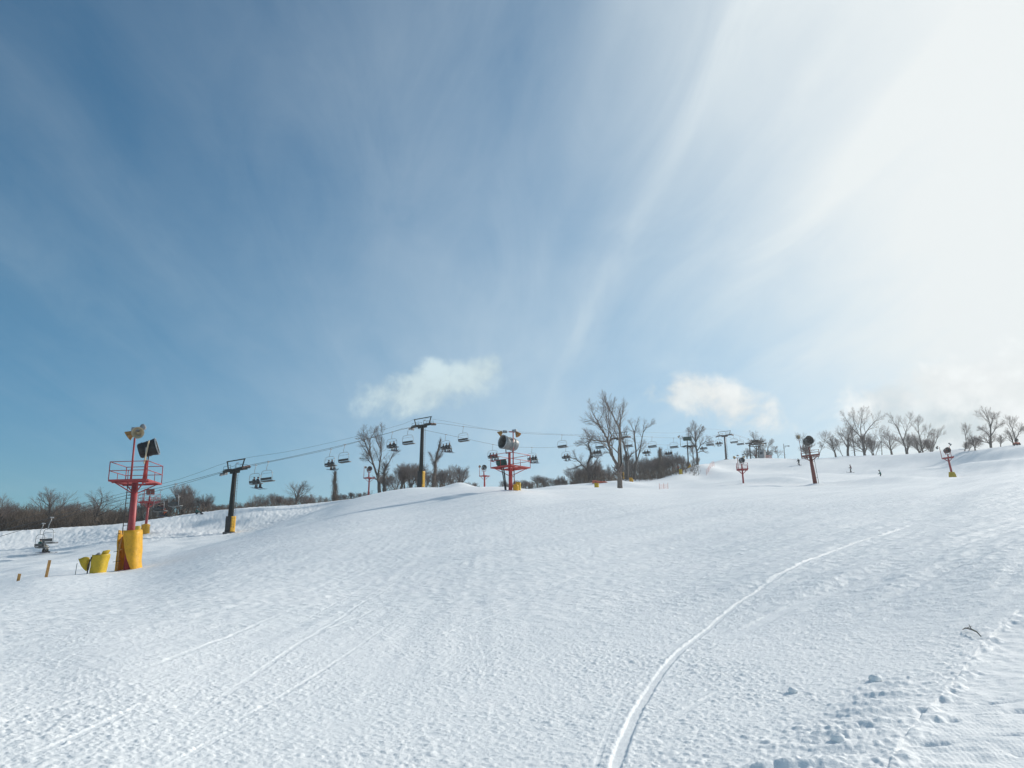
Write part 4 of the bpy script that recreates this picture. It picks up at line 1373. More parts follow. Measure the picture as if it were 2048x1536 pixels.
M3 = [CLOTH['black'], CLOTH['charcoal'], SKIN]
BODIES = {'seat': skin_body('person_seated', SEAT, BODY_EDGES, M3, body_fn(.63, .20, True)),
          'stand': skin_body('person_standing', STAND, BODY_EDGES, M3, body_fn(1.44, .88, False)),
          'sit': skin_body('person_sitting', SIT, BODY_EDGES, M3, body_fn(.66, .24, True))}
POSES = {'seat': SEAT, 'stand': STAND, 'sit': SIT}
PARTS = {}
for pose, J in POSES.items():
    hx, hy, hz = J['head'][0]
    hm = MB()
    n_, m_ = 14, 6
    base = len(hm.v)
    hm.ball((hx, hy - .012, hz + .045), (.118, .138, .115), 14, 8)
    kill = [f for f in hm.f if sum(hm.v[i].z for i in f) / len(f) < hz + .005 or (sum(hm.v[i].y for i in f) / len(f) > hy + .075 and sum(hm.v[i].z for i in f) / len(f) < hz + .055)]
    ks = set(kill)
    hm.f = [f for f in hm.f if f not in ks]
    hm.sm = [True] * len(hm.f); hm.mi = [0] * len(hm.f)
    PARTS[pose, 'helmet'] = hm.mesh('helmet', CLOTH['black'])
    fc = MB()
    for sx in (-1, 1):
        fc.ball((hx + sx * .042, hy + .105, hz + .03), (.034, .018, .026), 8, 5)
    fc.bar((hx - .05, hy + .112, hz + .03), (hx + .05, hy + .112, hz + .03), .03, .02)
    PARTS[pose, 'goggles'] = fc.mesh('goggles', GLASS)
    ns = MB().tube([(hx, hy + .095, hz + .01), (hx, hy + .122, hz - .03)], [.010, .016], 6).tube([(hx - .025, hy + .098, hz - .07), (hx + .025, hy + .098, hz - .07)], .008, 5)
    PARTS[pose, 'face'] = ns.mesh('face', SKIN)
    for sd in 'lr':
        wx, wy, wz = J[sd + '_ha'][0]
        sx = 1 if sd == 'l' else -1
        d = (Vector(J[sd + '_ha'][0]) - Vector(J[sd + '_wr'][0])).normalized()
        a, b_, _ = frame(d)
        g = MB().ball((wx, wy, wz), (.046, .055, .032))
        o_ = Vector((wx, wy, wz))
        for i_, ln in enumerate((.055, .066, .062, .048)):
            q = o_ + a * (.033 - .022 * i_) + d * .045
            g.tube([q, q + d * ln * .6, q + d * ln * .9 - b_ * ln * .45], [.011, .010, .008], 6)
        q = o_ + a * -.042 * sx
        g.tube([q, q + d * .04 - a * .02 * sx, q + d * .065 - b_ * .015], [.012, .011, .009], 6)
        PARTS[pose, 'glove_' + sd] = g.mesh('glove', CLOTH['black'])
        tx, ty, tz = J[sd + '_to'][0]
        b = MB().box((tx, ty - .10, tz + .02), (.105, .32, .12)).box((tx, ty - .19, tz + .15), (.11, .14, .2))
        PARTS[pose, 'boot_' + sd] = b.mesh('boot', CLOTH['black'])
        yy = np.linspace(-.80, .86, 12)
        rows = [[Vector((tx + x, ty - .08 + y, tz - .065 + max(0, y - .62) ** 2 * 1.6 + max(0, -y - .7) ** 2 * .8)) for x in (-.045, 0, .045)] for y in yy]
        PARTS[pose, 'ski_' + sd] = MB().sheet(rows, .022).mesh('ski', CLOTH['navy'])
    bx, by, bz = J['l_to'][0]
    rows = [[Vector((x, by - .08 + y * (1 - abs(x / .78) ** 6 * .5), bz - .06 + max(0, abs(x) - .58) ** 2 * 1.6)) for y in (-.14, 0, .14)] for x in np.linspace(-.78, .78, 15)]
    PARTS[pose, 'board'] = MB().sheet(rows, .022).mesh('snowboard', CLOTH['navy'])
pl = {}
for sd, sx in (('l', 1), ('r', -1)):
    wx, wy, wz = STAND[sd + '_ha'][0]
    pl[sd] = MB().tube([(wx, wy + .03, wz + .08), (wx, wy + .02, wz - .02), (wx + sx * .06, wy - .35, wz - .93)], [.016, .010, .008], 6).lathe([(.001, -.008), (.045, -.008), (.045, .008), (.001, .008)], Matrix.Rotation(R(70), 3, 'X'), 10, c=Vector((wx + sx * .055, wy - .32, wz - .84))).mesh('ski_pole', BLACK)


def person(pose, loc, rz, label, jacket, trousers, helmet='black', gear='ski', poles=False, group=None, scale=1.0, lean=0.0):
    t = thing('person', label, 'person', loc, rz, group)
    t.rotation_euler = (lean, 0, rz)
    t.scale = (scale,) * 3

    def part(nm, me, m=None):
        o = link(nm, me, t)
        if m:
            o.material_slots[0].link = 'OBJECT'
            o.material_slots[0].material = m
        return o
    b = part('body', BODIES[pose], CLOTH[jacket])
    b.material_slots[1].link = 'OBJECT'
    b.material_slots[1].material = CLOTH[trousers]
    part('helmet', PARTS[pose, 'helmet'], CLOTH[helmet])
    part('goggles', PARTS[pose, 'goggles'])
    part('face', PARTS[pose, 'face'])
    for s_ in 'lr':
        part('glove', PARTS[pose, 'glove_' + s_])
        part('boot', PARTS[pose, 'boot_' + s_])
        if gear == 'ski':
            part('ski', PARTS[pose, 'ski_' + s_])
        if poles and pose == 'stand':
            part('ski_pole', pl[s_])
    if gear == 'board':
        part('snowboard', PARTS[pose, 'board'])
    return t


chair0 = make_chair()
used = [False]
rnd = random.Random(11)


def hang_chair(s, off, px, py, label, riders=(), rname=''):
    _, t = on_line(px, py, off)
    p = strand_pt(s, off, t)
    c = chair0 if not used[0] else copy_tree(chair0)
    used[0] = True
    c.location = p
    sw = rnd.uniform(-.03, .03)
    rz = LINE_ROT + rnd.uniform(-.05, .05)
    c.rotation_euler = (sw, 0, rz)
    c['label'] = label
    n = len(riders)
    xs = {1: [-.45], 2: [-.55, .20], 3: [-.70, -.02, .62]}[n] if n else []
    M = Matrix.Rotation(rz, 3, 'Z') @ Matrix.Rotation(sw, 3, 'X')
    for x, (jk, tr, hl, gear, who) in zip(xs, riders):
        person('seat', p + M @ Vector((x, .16, -2.36)), rz + rnd.uniform(-.12, .12), who + ' ' + rname, jk, tr, hl, gear, group='riders on the chairlift', scale=rnd.uniform(.95, 1.05), lean=rnd.uniform(-.1, .05))
    return c


LCH = [
    (87, 1047, 'occupied lift chair lowest at the far left, in front of the rough snow bank', 'on the lowest chair at the far left',
     [('green', 'black', 'black', 'ski', 'rider in green jacket'), ('charcoal', 'cream', 'black', 'ski', 'rider in dark jacket and pale trousers')]),
    (322, 981, 'occupied lift chair just right of the big left snow gun tower, before the trees', 'on the chair right of the big snow gun tower',
     [('black', 'charcoal', 'black', 'board', 'rider in black'), ('maroon', 'orange', 'brown', 'ski', 'rider with orange trousers')]),
    (512, 930, 'occupied lift chair hanging just right of the nearest lift tower', 'on the chair beside the nearest lift tower',
     [('charcoal', 'black', 'black', 'ski', 'left rider in dark clothes'), ('navy', 'black', 'charcoal', 'ski', 'right rider in dark blue jacket')]),
    (662, 898, 'occupied lift chair above the vine-covered snag between the two black towers', 'on the chair above the vine-covered snag',
     [('charcoal', 'tan', 'black', 'ski', 'left rider with tan trousers'), ('navy', 'tan', 'charcoal', 'board', 'right rider in navy jacket')]),
    (785, 864, 'occupied lift chair just left of the tower on the crest', 'on the chair left of the crest tower',
     [('brown', 'cream', 'cream', 'ski', 'rider in brown jacket'), ('black', 'navy', 'brown', 'ski', 'rider in black jacket')]),
    (892, 869, 'occupied lift chair with three riders just right of the tower on the crest', 'on the three-rider chair right of the crest tower',
     [('black', 'charcoal', 'black', 'ski', 'left rider in black'), ('charcoal', 'tan', 'black', 'ski', 'middle rider in charcoal'), ('brown', 'black', 'tan', 'ski', 'right rider in brown jacket')]),
    (986, 889, 'occupied lift chair seen behind the railing of the white gun tower', 'on the chair behind the white gun tower railing',
     [('charcoal', 'black', 'black', 'ski', 'left rider in charcoal'), ('maroon', 'brown', 'black', 'ski', 'middle rider in maroon'), ('brown', 'brown', 'charcoal', 'ski', 'right rider in brown')]),
    (1064, 895, 'occupied lift chair just right of the white gun tower', 'on the chair right of the white gun tower',
     [('charcoal', 'black', 'black', 'ski', 'left rider in charcoal'), ('black', 'cream', 'black', 'ski', 'middle rider with pale trousers'), ('navy', 'charcoal', 'grey', 'ski', 'right rider in navy jacket')]),
    (1132, 893, 'occupied lift chair left of the dark vine-hung thicket', 'on the chair left of the dark thicket',
     [('black', 'charcoal', 'black', 'ski', 'left rider in black'), ('charcoal', 'charcoal', 'black', 'ski', 'right rider in charcoal')]),
    (1193, 885, 'occupied lift chair behind the left boughs of the big leaning tree', 'on the chair behind the left boughs of the big tree',
     [('black', 'black', 'black', 'ski', 'left rider in black'), ('charcoal', 'black', 'black', 'ski', 'middle rider in charcoal'), ('navy', 'black', 'black', 'ski', 'right rider in navy')]),
    (1292, 887, 'occupied lift chair between the bare trees right of the hidden lift tower', 'on the chair right of the hidden tower',
     [('charcoal', 'brown', 'black', 'ski', 'left rider in charcoal'), ('black', 'black', 'brown', 'ski', 'right rider in black')]),
    (1336, 890, 'occupied lift chair left of the dark green gun post', 'on the chair left of the green gun post',
     [('black', 'charcoal', 'black', 'ski', 'left rider in black'), ('navy', 'black', 'black', 'ski', 'middle rider in navy'), ('charcoal', 'black', 'black', 'ski', 'right rider in charcoal')]),
    (1406, 881, 'occupied lift chair before the right side of the round-crowned tree', 'on the chair before the round-crowned tree',
     [('black', 'black', 'black', 'ski', 'rider in black')]),
    (1437, 873, 'occupied lift chair just left of the farthest lift tower', 'on the chair left of the farthest tower',
     [('brown', 'charcoal', 'black', 'ski', 'left rider in brown'), ('charcoal', 'black', 'grey', 'ski', 'right rider in charcoal')]),
]
RCH = [
    (104, 1035, 'empty lift chair lowest at the far left, before the rough snow bank'),
    (352, 968, 'empty dark lift chair against the trees right of the big left tower'),
    (537, 923, 'empty lift chair just right of the nearest lift tower'),
    (690, 889, 'empty lift chair right of the vine-covered snag, left of the tall tree'),
    (817, 856, 'empty lift chair hanging at the left side of the crest tower'),
    (927, 853, 'empty lift chair in the open sky right of the crest tower'),
    (1124, 870, 'empty lift chair in open sky between the white gun and the big tree'),
    (1200, 873, 'empty lift chair among the left boughs of the big leaning tree'),
    (1256, 872, 'empty lift chair just right of the tower hidden by the big tree'),
    (1304, 874, 'empty lift chair in the gap right of the forked dark tree'),
    (1347, 876, 'empty lift chair left of the green fan gun'),
    (1385, 875, 'empty lift chair before the trunk of the round-crowned tree'),
    (1419, 873, 'empty lift chair right of the round-crowned tree'),
    (1467, 869, 'empty lift chair just right of the farthest lift tower'),
    (1480, 873, 'empty lift chair nearest the upper station'),
]
for px, py, lab, rn, riders in LCH:
    hang_chair(LEFT, -HALF, px, py, lab, riders, rn)
for px, py, lab in RCH:
    hang_chair(RIGHT, HALF, px, py, lab)

# people on the snow
person('stand', base_at(1598, 931, 195), R(120), 'skier standing just under the skyline left of the brown red tower', 'black', 'charcoal', poles=False, gear='board')
person('stand', base_at(1702, 946, 178), R(75), 'skier in reddish jacket turning on the upper piste, poles out', 'maroon', 'black', poles=True, lean=R(4))
person('stand', base_at(1763, 966, 150), R(65), 'snowboarder in dark green jacket, lowest rider on the right piste', 'green', 'black', gear='board')
person('sit', base_at(391, 1029, 106), R(-60), 'snowboarder in green jacket sitting on the snow bank near the trees', 'teal', 'black', gear='board')
person('stand', base_at(1357, 946, 172), R(150), 'person in orange jacket standing left of the green gun post', 'orange', 'charcoal', gear=None)
person('stand', base_at(1512, 919, 232), R(170), 'person in dark clothes waiting under the upper lift station', 'maroon', 'black', gear=None)


# ------------------------------------------------------------------ bare trees
class Tree:
    def __init__(s, seed):
        s.r = random.Random(seed)
        s.limb, s.twig = MB(), MB()

    def vec(s, k=1.0):
        return Vector((s.r.gauss(0, k), s.r.gauss(0, k), s.r.gauss(0, k)))

    def branch(s, p, d, L, rad, lev, maxlev, up=.06, wig=.09, kids=5, ratio=.6, ang=.6, rmin=.009, tip=.5):
        n = 5 if lev <= 1 else (4 if lev == 2 else 3)
        pts, rs = [p.copy()], [rad]
        d = d.normalized()
        for i in range(n):
            d = (d + s.vec(wig) + Vector((0, 0, up * (1 if d.z < .9 else 0)))).normalized()
            p = p + d * (L / n)
            pts.append(p.copy())
            rs.append(max(rad * (1 - .70 * (i + 1) / n), rmin * .6))
        tgt = s.limb if lev <= 1 else s.twig
        tgt.tube(pts, rs, 7 if lev == 0 else (5 if lev == 1 else 3), False)
        if lev < maxlev:
            s.spawn(pts, rs, L, lev, maxlev, up, wig, kids, ratio, ang, rmin, .22 if lev else .35, tip)

    def spawn(s, pts, rs, L, lev, maxlev, up, wig, kids, ratio, ang, rmin, start, tip=.5):
        k = kids + (s.r.random() < .5)
        n = len(pts) - 1
        az0 = s.r.uniform(0, 6.28)
        for i in range(k):
            u = min(start + (1 - start) * (i + s.r.random() * .8) / k, .999)
            j = int(u * n); f = u * n - j
            p = pts[j].lerp(pts[j + 1], f)
            d = (pts[j + 1] - pts[j]).normalized()
            a, b, _ = frame(d)
            az = az0 + i * 2.4 + s.r.uniform(-.5, .5)
            an = ang * s.r.uniform(.6, 1.3)
            dd = d * math.cos(an) + (a * math.cos(az) + b * math.sin(az)) * math.sin(an)
            if dd.z < -.15:
                dd.z *= .3
            rr = rs[j] * (1 - f) + rs[j + 1] * f
            s.branch(p, dd, L * ratio * s.r.uniform(.75, 1.15) * (1.2 - tip * u), max(rr * .55, rmin), lev + 1, maxlev, up, wig, kids, ratio, ang, rmin, tip)
        d = (pts[-1] - pts[-2]).normalized()
        s.branch(pts[-1], d, L * ratio * (1.2 - tip), max(rs[-1], rmin), lev + 1, maxlev, up, wig, kids, ratio, ang, rmin, tip)

    def vines(s, pts, w0, w1, n):
        """shaggy climbers hugging a stem"""
        m = len(pts) - 1
        for i in range(n):
            u = s.r.random() ** 1.3 * .97
            j = int(u * m)
            c = pts[j].lerp(pts[j + 1], u * m - j)
            ax = (pts[j + 1] - pts[j]).normalized()
            w = w0 + (w1 - w0) * u
            a = s.r.uniform(0, 6.28)
            o = Vector((math.cos(a), math.sin(a), 0)) * w * s.r.random() ** .7
            q = c + o
            if s.r.random() < u * .4:
                continue
            ps = [q.copy()]
            d = ax * s.r.choice((-1, 1, 1)) + Vector((math.cos(a), math.sin(a), 0)) * s.r.uniform(-.1, .5)
            for k in range(3):
                d = d + s.vec(.2)
                q = q + d.normalized() * s.r.uniform(.15, .35)
                ps.append(q.copy())
            s.twig.tube(ps, [.020, .016, .012, .007], 3, False)

    def meshes(s, m1, m2):
        return s.limb.mesh('trunk', m1), s.twig.mesh('crown', m2)


def place_tree(name, label, me, loc, rz=0, sc=1.0, group=None, cat='tree'):
    t = thing(name, label, cat, loc, rz, group)
    t.scale = sc if isinstance(sc, tuple) else (sc, sc, sc)
    link('trunk', me[0], t)
    link('crown', me[1], t)
    return t


def guided(px, py, r, limbs, label, seed, m1=BARK, m2=TWIG, name='bare_tree', maxlev=3, kids=6, ratio=.62, ang=.60, up=.05, rmin=.009, group=None, wig=.085, depth=1.2, tl=None, vine=0, vw=(.5, .2)):
    """tree whose main limbs follow given photo outlines at distance r, spread in depth too"""
    b = base_at(px, py, r, .15)
    T = Tree(seed)
    rn = random.Random(seed * 3 + 1)
    view = Vector((b.x, b.y, 0)).normalized()
    dep = {0: 0.0}
    for li, (pix, r0, r1) in enumerate(limbs):
        sg = 0 if li == 0 else (1 if li % 2 else -1) * depth * rn.uniform(.5, 1)
        pts = []
        n = len(pix)
        for i, (x, y) in enumerate(pix):
            if i == n - 1 and n > 2:
                x = pix[i - 1][0] + (x - pix[i - 1][0]) * .7; y = pix[i - 1][1] + (y - pix[i - 1][1]) * .7
            p = at(x, y, r)
            u = i / max(1, n - 1)
            pts.append(p + view * sg * u ** 1.3 - b)
        # refine and jitter
        fine = []
        for i in range(n - 1):
            for k in range(3):
                fine.append(pts[i].lerp(pts[i + 1], k / 3) + (T.vec(.03) if (i or k) else Vector()))
        fine.append(pts[-1])
        L = sum((fine[i + 1] - fine[i]).length for i in range(len(fine) - 1))
        rs = [r0 + (r1 - r0) * (i / (len(fine) - 1)) ** .8 for i in range(len(fine))]
        T.limb.tube(fine, rs, 9, False)
        LL = min(L, tl or L) * .9
        if vine < 600:
            T.spawn(fine, rs, LL, 0 if L > 3 else 1, maxlev, up, wig, kids, ratio, ang, rmin, .45 if li == 0 else .15, .62)
        if vine:
            T.vines(fine, vw[0], vw[1], vine if li == 0 else vine // 5)
    me = T.meshes(m1, m2)
    return place_tree(name, label, me, b, 0, 1.0, group)


def cz(ox, oy, sc):
    return lambda *p: [(ox + a / sc, oy + b / sc) for a, b in p]


c5 = cz(1130, 790, 6.4); c3 = cz(640, 810, 6.4); c7 = cz(1660, 800, 5.278); c4 = cz(920, 820, 6.4); c1 = cz(0, 820, 4.04)
guided(1240, 976, 90, [
    (c5((708, 1225), (695, 1060), (680, 930)), .34, .26),
    (c5((682, 935), (640, 850), (595, 760), (560, 640), (530, 540), (490, 460), (440, 380), (390, 270), (340, 190)), .21, .045),
    (c5((684, 930), (692, 820), (688, 690), (705, 540), (690, 420), (640, 330), (590, 230), (545, 150)), .18, .04),
    (c5((545, 590), (480, 590), (400, 570), (320, 560), (230, 600)), .09, .03),
    (c5((560, 640), (600, 520), (560, 460), (530, 330), (520, 200)), .10, .03),
    (c5((470, 420), (400, 350), (320, 310), (260, 310)), .08, .025),
    (c5((690, 400), (720, 320), (740, 220), (760, 150)), .07, .025),
    (c5((600, 770), (560, 720), (510, 715), (480, 740)), .05, .02)],
    'tallest bare tree, leaning forked trunk rooted in the open snow right of centre', 3, BARKL, TWIGL, kids=7, tl=4.8, depth=1.6)
guided(1266, 962, 140, [
    (c5((795, 1080), (792, 900), (790, 810)), .34, .28), (c5((790, 815), (770, 700), (745, 600), (720, 480), (690, 380)), .2, .05), (c5((792, 830), (840, 780), (880, 740)), .15, .05), (c5((785, 760), (800, 680), (790, 600)), .12, .04)],
    'dark forked tree close behind the big leaning tree, broken right stub', 8, BARK, TWIG, maxlev=3, tl=4)
guided(1272, 964, 146, [
    (c5((885, 1075), (900, 950), (912, 840), (905, 700), (892, 560), (885, 470), (845, 390)), .3, .05), (c5((905, 900), (945, 760), (975, 620), (1000, 470), (1040, 410), (1115, 378)), .16, .03), (c5((888, 480), (920, 380), (945, 320)), .09, .03), (c5((1000, 470), (1010, 380), (1030, 320)), .07, .03)],
    'two-stemmed bare tree with long arching right branch, right of the hidden lift tower', 12, BARK, TWIGL, tl=4)
guided(1395, 936, 188, [
    (c5((1700, 910), (1692, 760), (1675, 640), (1668, 520), (1672, 400)), .32, .06), (c5((1690, 700), (1640, 620), (1590, 560), (1545, 540)), .14, .04), (c5((1690, 720), (1740, 640), (1800, 600), (1850, 640)), .14, .04),
    (c5((1672, 600), (1620, 500), (1590, 440)), .12, .04), (c5((1672, 600), (1720, 500), (1760, 450)), .12, .04), (c5((1655, 880), (1640, 760), (1625, 640)), .16, .05), (c5((1690, 740), (1760, 720), (1830, 760)), .1, .04)],
    'round fan-shaped crown tree left of the upper piste, behind the green gun', 17, BARK, TWIGL, kids=7, tl=5.6)
guided(756, 990, 125, [
    (c3((755, 1160), (757, 1020), (740, 920)), .32, .25), (c3((740, 925), (705, 820), (670, 720), (640, 620), (590, 510), (560, 420), (560, 310)), .2, .05), (c3((748, 900), (765, 770), (780, 640), (775, 500), (800, 350)), .17, .04),
    (c3((645, 640), (640, 540), (640, 420), (690, 330)), .10, .03), (c3((570, 470), (520, 440), (470, 460)), .07, .03), (c3((690, 780), (620, 700), (570, 620)), .08, .03), (c3((780, 560), (730, 480), (700, 390)), .07, .03)],
    'tall bare tree with twin leaning stems, left of the crest lift tower', 23, BARK, TWIG, kids=7, tl=4.6, depth=2)
guided(768, 985, 128, [(c3((822, 1130), (820, 980), (822, 860), (835, 800)), .26, .14), (c3((830, 830), (870, 760), (930, 640), (960, 600)), .10, .03), (c3((822, 880), (800, 800), (790, 730)), .09, .03)],
       'stout ivy-dark stem beside the tall twin tree, broken at the top', 26, BARK, TWIG, maxlev=3, kids=5, tl=3, vine=200, vw=(.3, .15))
guided(666, 1004, 122, [(c3((190, 1250), (190, 1080), (188, 950), (190, 850)), .30, .10)],
       'shaggy vine-covered snag standing alone under the second occupied chair', 31, VINE, VINE, 'vine_covered_snag', maxlev=2, kids=3, tl=1.2, vine=900, vw=(.5, .04))
guided(874, 975, 124, [(c3((1455, 1060), (1465, 900), (1480, 760), (1500, 620), (1530, 520), (1545, 420)), .28, .06), (c3((1480, 800), (1430, 660), (1380, 560)), .06, .03), (c3((1500, 700), (1560, 600), (1590, 560)), .06, .03)],
       'leaning vine-hung tree just right of the crest lift tower', 34, VINE, TWIG, 'vine_covered_snag', maxlev=3, kids=4, tl=2.2, vine=700, vw=(.42, .05))
guided(1180, 968, 142, [(c4((1660, 950), (1650, 800), (1640, 680), (1680, 560), (1640, 430), (1680, 380)), .34, .06), (c4((1650, 790), (1560, 700), (1490, 620), (1420, 600)), .14, .04), (c4((1650, 760), (1730, 680), (1760, 640)), .13, .05), (c4((1560, 700), (1480, 740), (1380, 760)), .09, .03), (c4((1640, 660), (1700, 600), (1760, 620)), .1, .04)],
       'dark tangled tree at the left edge of the thicket, crooked limbs', 38, BARK, TWIG, tl=3.6, vine=300, vw=(.5, .15))
guided(1322, 962, 168, [(c5((1225, 1060), (1220, 900), (1215, 760), (1215, 660)), .5, .2)], 'thick vine-wrapped stump among the thicket left of the green gun post', 41, VINE, VINE, 'vine_covered_snag', maxlev=2, kids=4, tl=1.4, vine=900, vw=(.8, .3))

# ridge trees at the right
RIDGE = [
    (1729, 912, 246, [(c7((365, 600), (355, 480), (340, 410)), .34, .28), (c7((342, 415), (290, 350), (240, 300), (190, 230), (150, 170)), .2, .04), (c7((345, 410), (375, 350), (420, 290), (470, 240), (530, 200)), .2, .04), (c7((330, 380), (320, 280), (340, 180), (350, 110)), .16, .04), (c7((300, 350), (260, 250), (240, 140)), .1, .03)],
     'broad bare tree with spreading limbs, tallest on the right ridge', 51),
    (1700, 912, 250, [(c7((265, 600), (250, 480), (240, 380), (210, 310)), .2, .04), (c7((190, 600), (200, 480), (180, 400), (130, 320)), .16, .04), (c7((140, 600), (100, 520), (75, 450)), .1, .03)],
     'clump of thin bent stems left of the broad ridge tree', 53),
    (1764, 912, 250, [(c7((548, 590), (545, 500), (540, 420), (545, 330)), .13, .03), (c7((480, 590), (500, 520), (520, 450)), .09, .03)], 'slender sapling pair just right of the broad ridge tree', 55),
    (1812, 911, 244, [(c7((810, 590), (795, 500), (765, 420), (730, 330), (690, 260), (650, 200)), .28, .04), (c7((775, 440), (800, 340), (820, 260), (850, 200)), .15, .03), (c7((790, 490), (740, 450), (690, 420)), .08, .03)],
     'bare ridge tree leaning left, second clump from the left', 57),
    (1845, 911, 246, [(c7((990, 590), (970, 500), (945, 400), (930, 300), (925, 240)), .25, .04), (c7((965, 490), (900, 420), (860, 380)), .1, .03), (c7((980, 520), (1030, 400), (1050, 320)), .12, .03)], 'upright bare ridge tree beside the left-leaning one', 59),
    (1866, 910, 248, [(c7((1075, 590), (1090, 500), (1130, 410), (1170, 340)), .16, .03), (c7((1090, 500), (1080, 420), (1060, 360)), .08, .03)], 'small right-leaning tree at the end of the middle ridge clump', 61),
    (1930, 902, 215, [(c7((1420, 560), (1440, 460), (1430, 380), (1450, 330)), .14, .03), (c7((1455, 560), (1490, 480), (1530, 450)), .08, .03)], 'thin crooked tree right of the leaning red tower', 63),
    (1983, 894, 208, [(c7((1700, 510), (1697, 400), (1695, 300), (1680, 220), (1640, 150)), .27, .05), (c7((1695, 400), (1640, 330), (1580, 290)), .13, .03), (c7((1697, 380), (1750, 310), (1810, 260)), .13, .03), (c7((1695, 290), (1720, 200), (1740, 150)), .1, .03), (c7((1697, 460), (1620, 440), (1560, 430)), .08, .03)],
     'symmetrical bare tree on the shaded ridge near the right edge', 65),
    (2031, 890, 208, [(c7((1960, 470), (1950, 380), (1920, 300), (1890, 230)), .18, .04), (c7((1955, 420), (1990, 340), (2030, 280)), .12, .03)], 'pale bare tree behind the orange snow cannon at the right edge', 67),
    (1612, 920, 244, [([(1611, 925), (1612, 905), (1606, 888), (1600, 878)], .13, .03), ([(1612, 905), (1620, 893), (1622, 880)], .08, .03)], 'thin sapling left behind the brown red gun tower', 69),
    (1640, 920, 240, [([(1634, 922), (1640, 905), (1648, 885), (1650, 878)], .10, .03), ([(1640, 905), (1644, 895), (1640, 885)], .05, .02)], 'leaning sapling right behind the brown red gun tower', 70),
    (1512, 921, 246, [([(1513, 925), (1513, 900), (1512, 884), (1509, 878)], .3, .06), ([(1513, 900), (1504, 888), (1502, 882)], .13, .04), ([(1513, 902), (1521, 890), (1524, 884)], .13, .04)], 'dense dark tree standing behind the upper lift station', 71),
    (1532, 921, 250, [([(1534, 925), (1534, 906), (1536, 895), (1540, 889)], .2, .04), ([(1534, 908), (1528, 898), (1524, 892)], .1, .03), ([(1534, 910), (1544, 902), (1552, 898)], .1, .03)], 'spreading tree on the skyline right of the lift station', 73),
    (1552, 921, 252, [([(1556, 925), (1556, 912), (1552, 904)], .1, .03), ([(1556, 914), (1562, 906), (1566, 902)], .07, .03)], 'low scrubby tree left of the wooden pole', 75),
]
for px, py, r, limbs, lab, sd in RIDGE:
    guided(px, py, r, limbs, lab, sd, BARK, TWIGL, tl=6.5, rmin=.013, group='bare trees along the right ridge', depth=2.0)


# free-growing trees for the woods: a few kinds, copied
def variant(seed, H, stems=1, m2=TWIG, kids=7, ang=.62, maxlev=3):
    T = Tree(seed)
    for i in range(stems):
        a = T.r.uniform(0, 6.28)
        d = Vector((math.cos(a) * .25 * (stems > 1), math.sin(a) * .25 * (stems > 1), 1)) + T.vec(.05)
        T.branch(Vector((T.r.gauss(0, .15) * (stems > 1), T.r.gauss(0, .15) * (stems > 1), -.2)), d, H * (.55 if stems == 1 else .5), .05 + .026 * H / (stems ** .5), 0, maxlev, .05, .10, kids, .64, ang, .011)
    return T.meshes(BARK, m2)


VAR = [variant(100, 6.5), variant(101, 6.0, m2=TWIGL), variant(102, 7.0, ang=.75), variant(103, 5.5, stems=3, kids=6, ang=.5), variant(104, 6.0, stems=4, kids=6, ang=.45, m2=TWIGL), variant(105, 6.5, ang=.55, kids=8), variant(106, 5.5, stems=2, ang=.65, kids=7)]

rw = random.Random(77)


def woods(spec, label, group):
    """spec: (px, top row, distance, kind)"""
    for px, top, r, k in spec:
        b = base_at(px, 1000, r, .1)
        H = at(px, top, r).z - b.z
        h0 = HGT[k]
        s_ = max(.3, H / h0)
        place_tree('bare_tree', label, VAR[k], b, rw.uniform(0, 6.28), (s_ * rw.uniform(.9, 1.25), s_ * rw.uniform(.9, 1.25), s_), group)


HGT = [max(v.co.z for me in m for v in me.vertices) for m in VAR]
# individually readable trees of the left wood
LW = [(105, 970, 112, 0, 'wide-crowned bare tree above the dark brush at far left, left of two'), (195, 974, 114, 2, 'wide-crowned bare tree just left of the big snow gun tower'),
      (8, 985, 113, 1, 'bare tree cut by the left edge of the picture'), (365, 966, 118, 4, 'fan of pale stems behind the chair with orange trousers'),
      (408, 985, 120, 6, 'rounded scrubby tree behind the sitting snowboarder'), (592, 958, 128, 0, 'lone taller tree above the thicket right of the nearest lift tower'),
      (820, 920, 128, 6, 'rounded bare tree left against the crest tower pole'), (838, 925, 134, 4, 'bare multi-stemmed tree behind the crest tower pole'), (905, 930, 130, 5, 'small bare tree right of the leaning vine-hung tree'), (920, 928, 134, 3, 'forked small tree left of the small red gun tower')]
for px, top, r, k, lab in LW:
    b = base_at(px, 1000, r, .1)
    s_ = (at(px, top, r).z - b.z) / HGT[k]
    wx = 1.45 if k in (0, 2) else 1.15
    place_tree('bare_tree', lab, VAR[k], b, rw.uniform(0, 6.28), (s_ * wx, s_ * wx, s_))


def band(x0, x1, n, topf, r0, r1, kinds, label, group):
    sp = []
    for i in range(n):
        px = x0 + (x1 - x0) * (i + rw.random()) / n
        sp.append((px, topf(px) + rw.uniform(-3, 16), rw.uniform(r0, r1), rw.choice(kinds)))
    woods(sp, label, group)


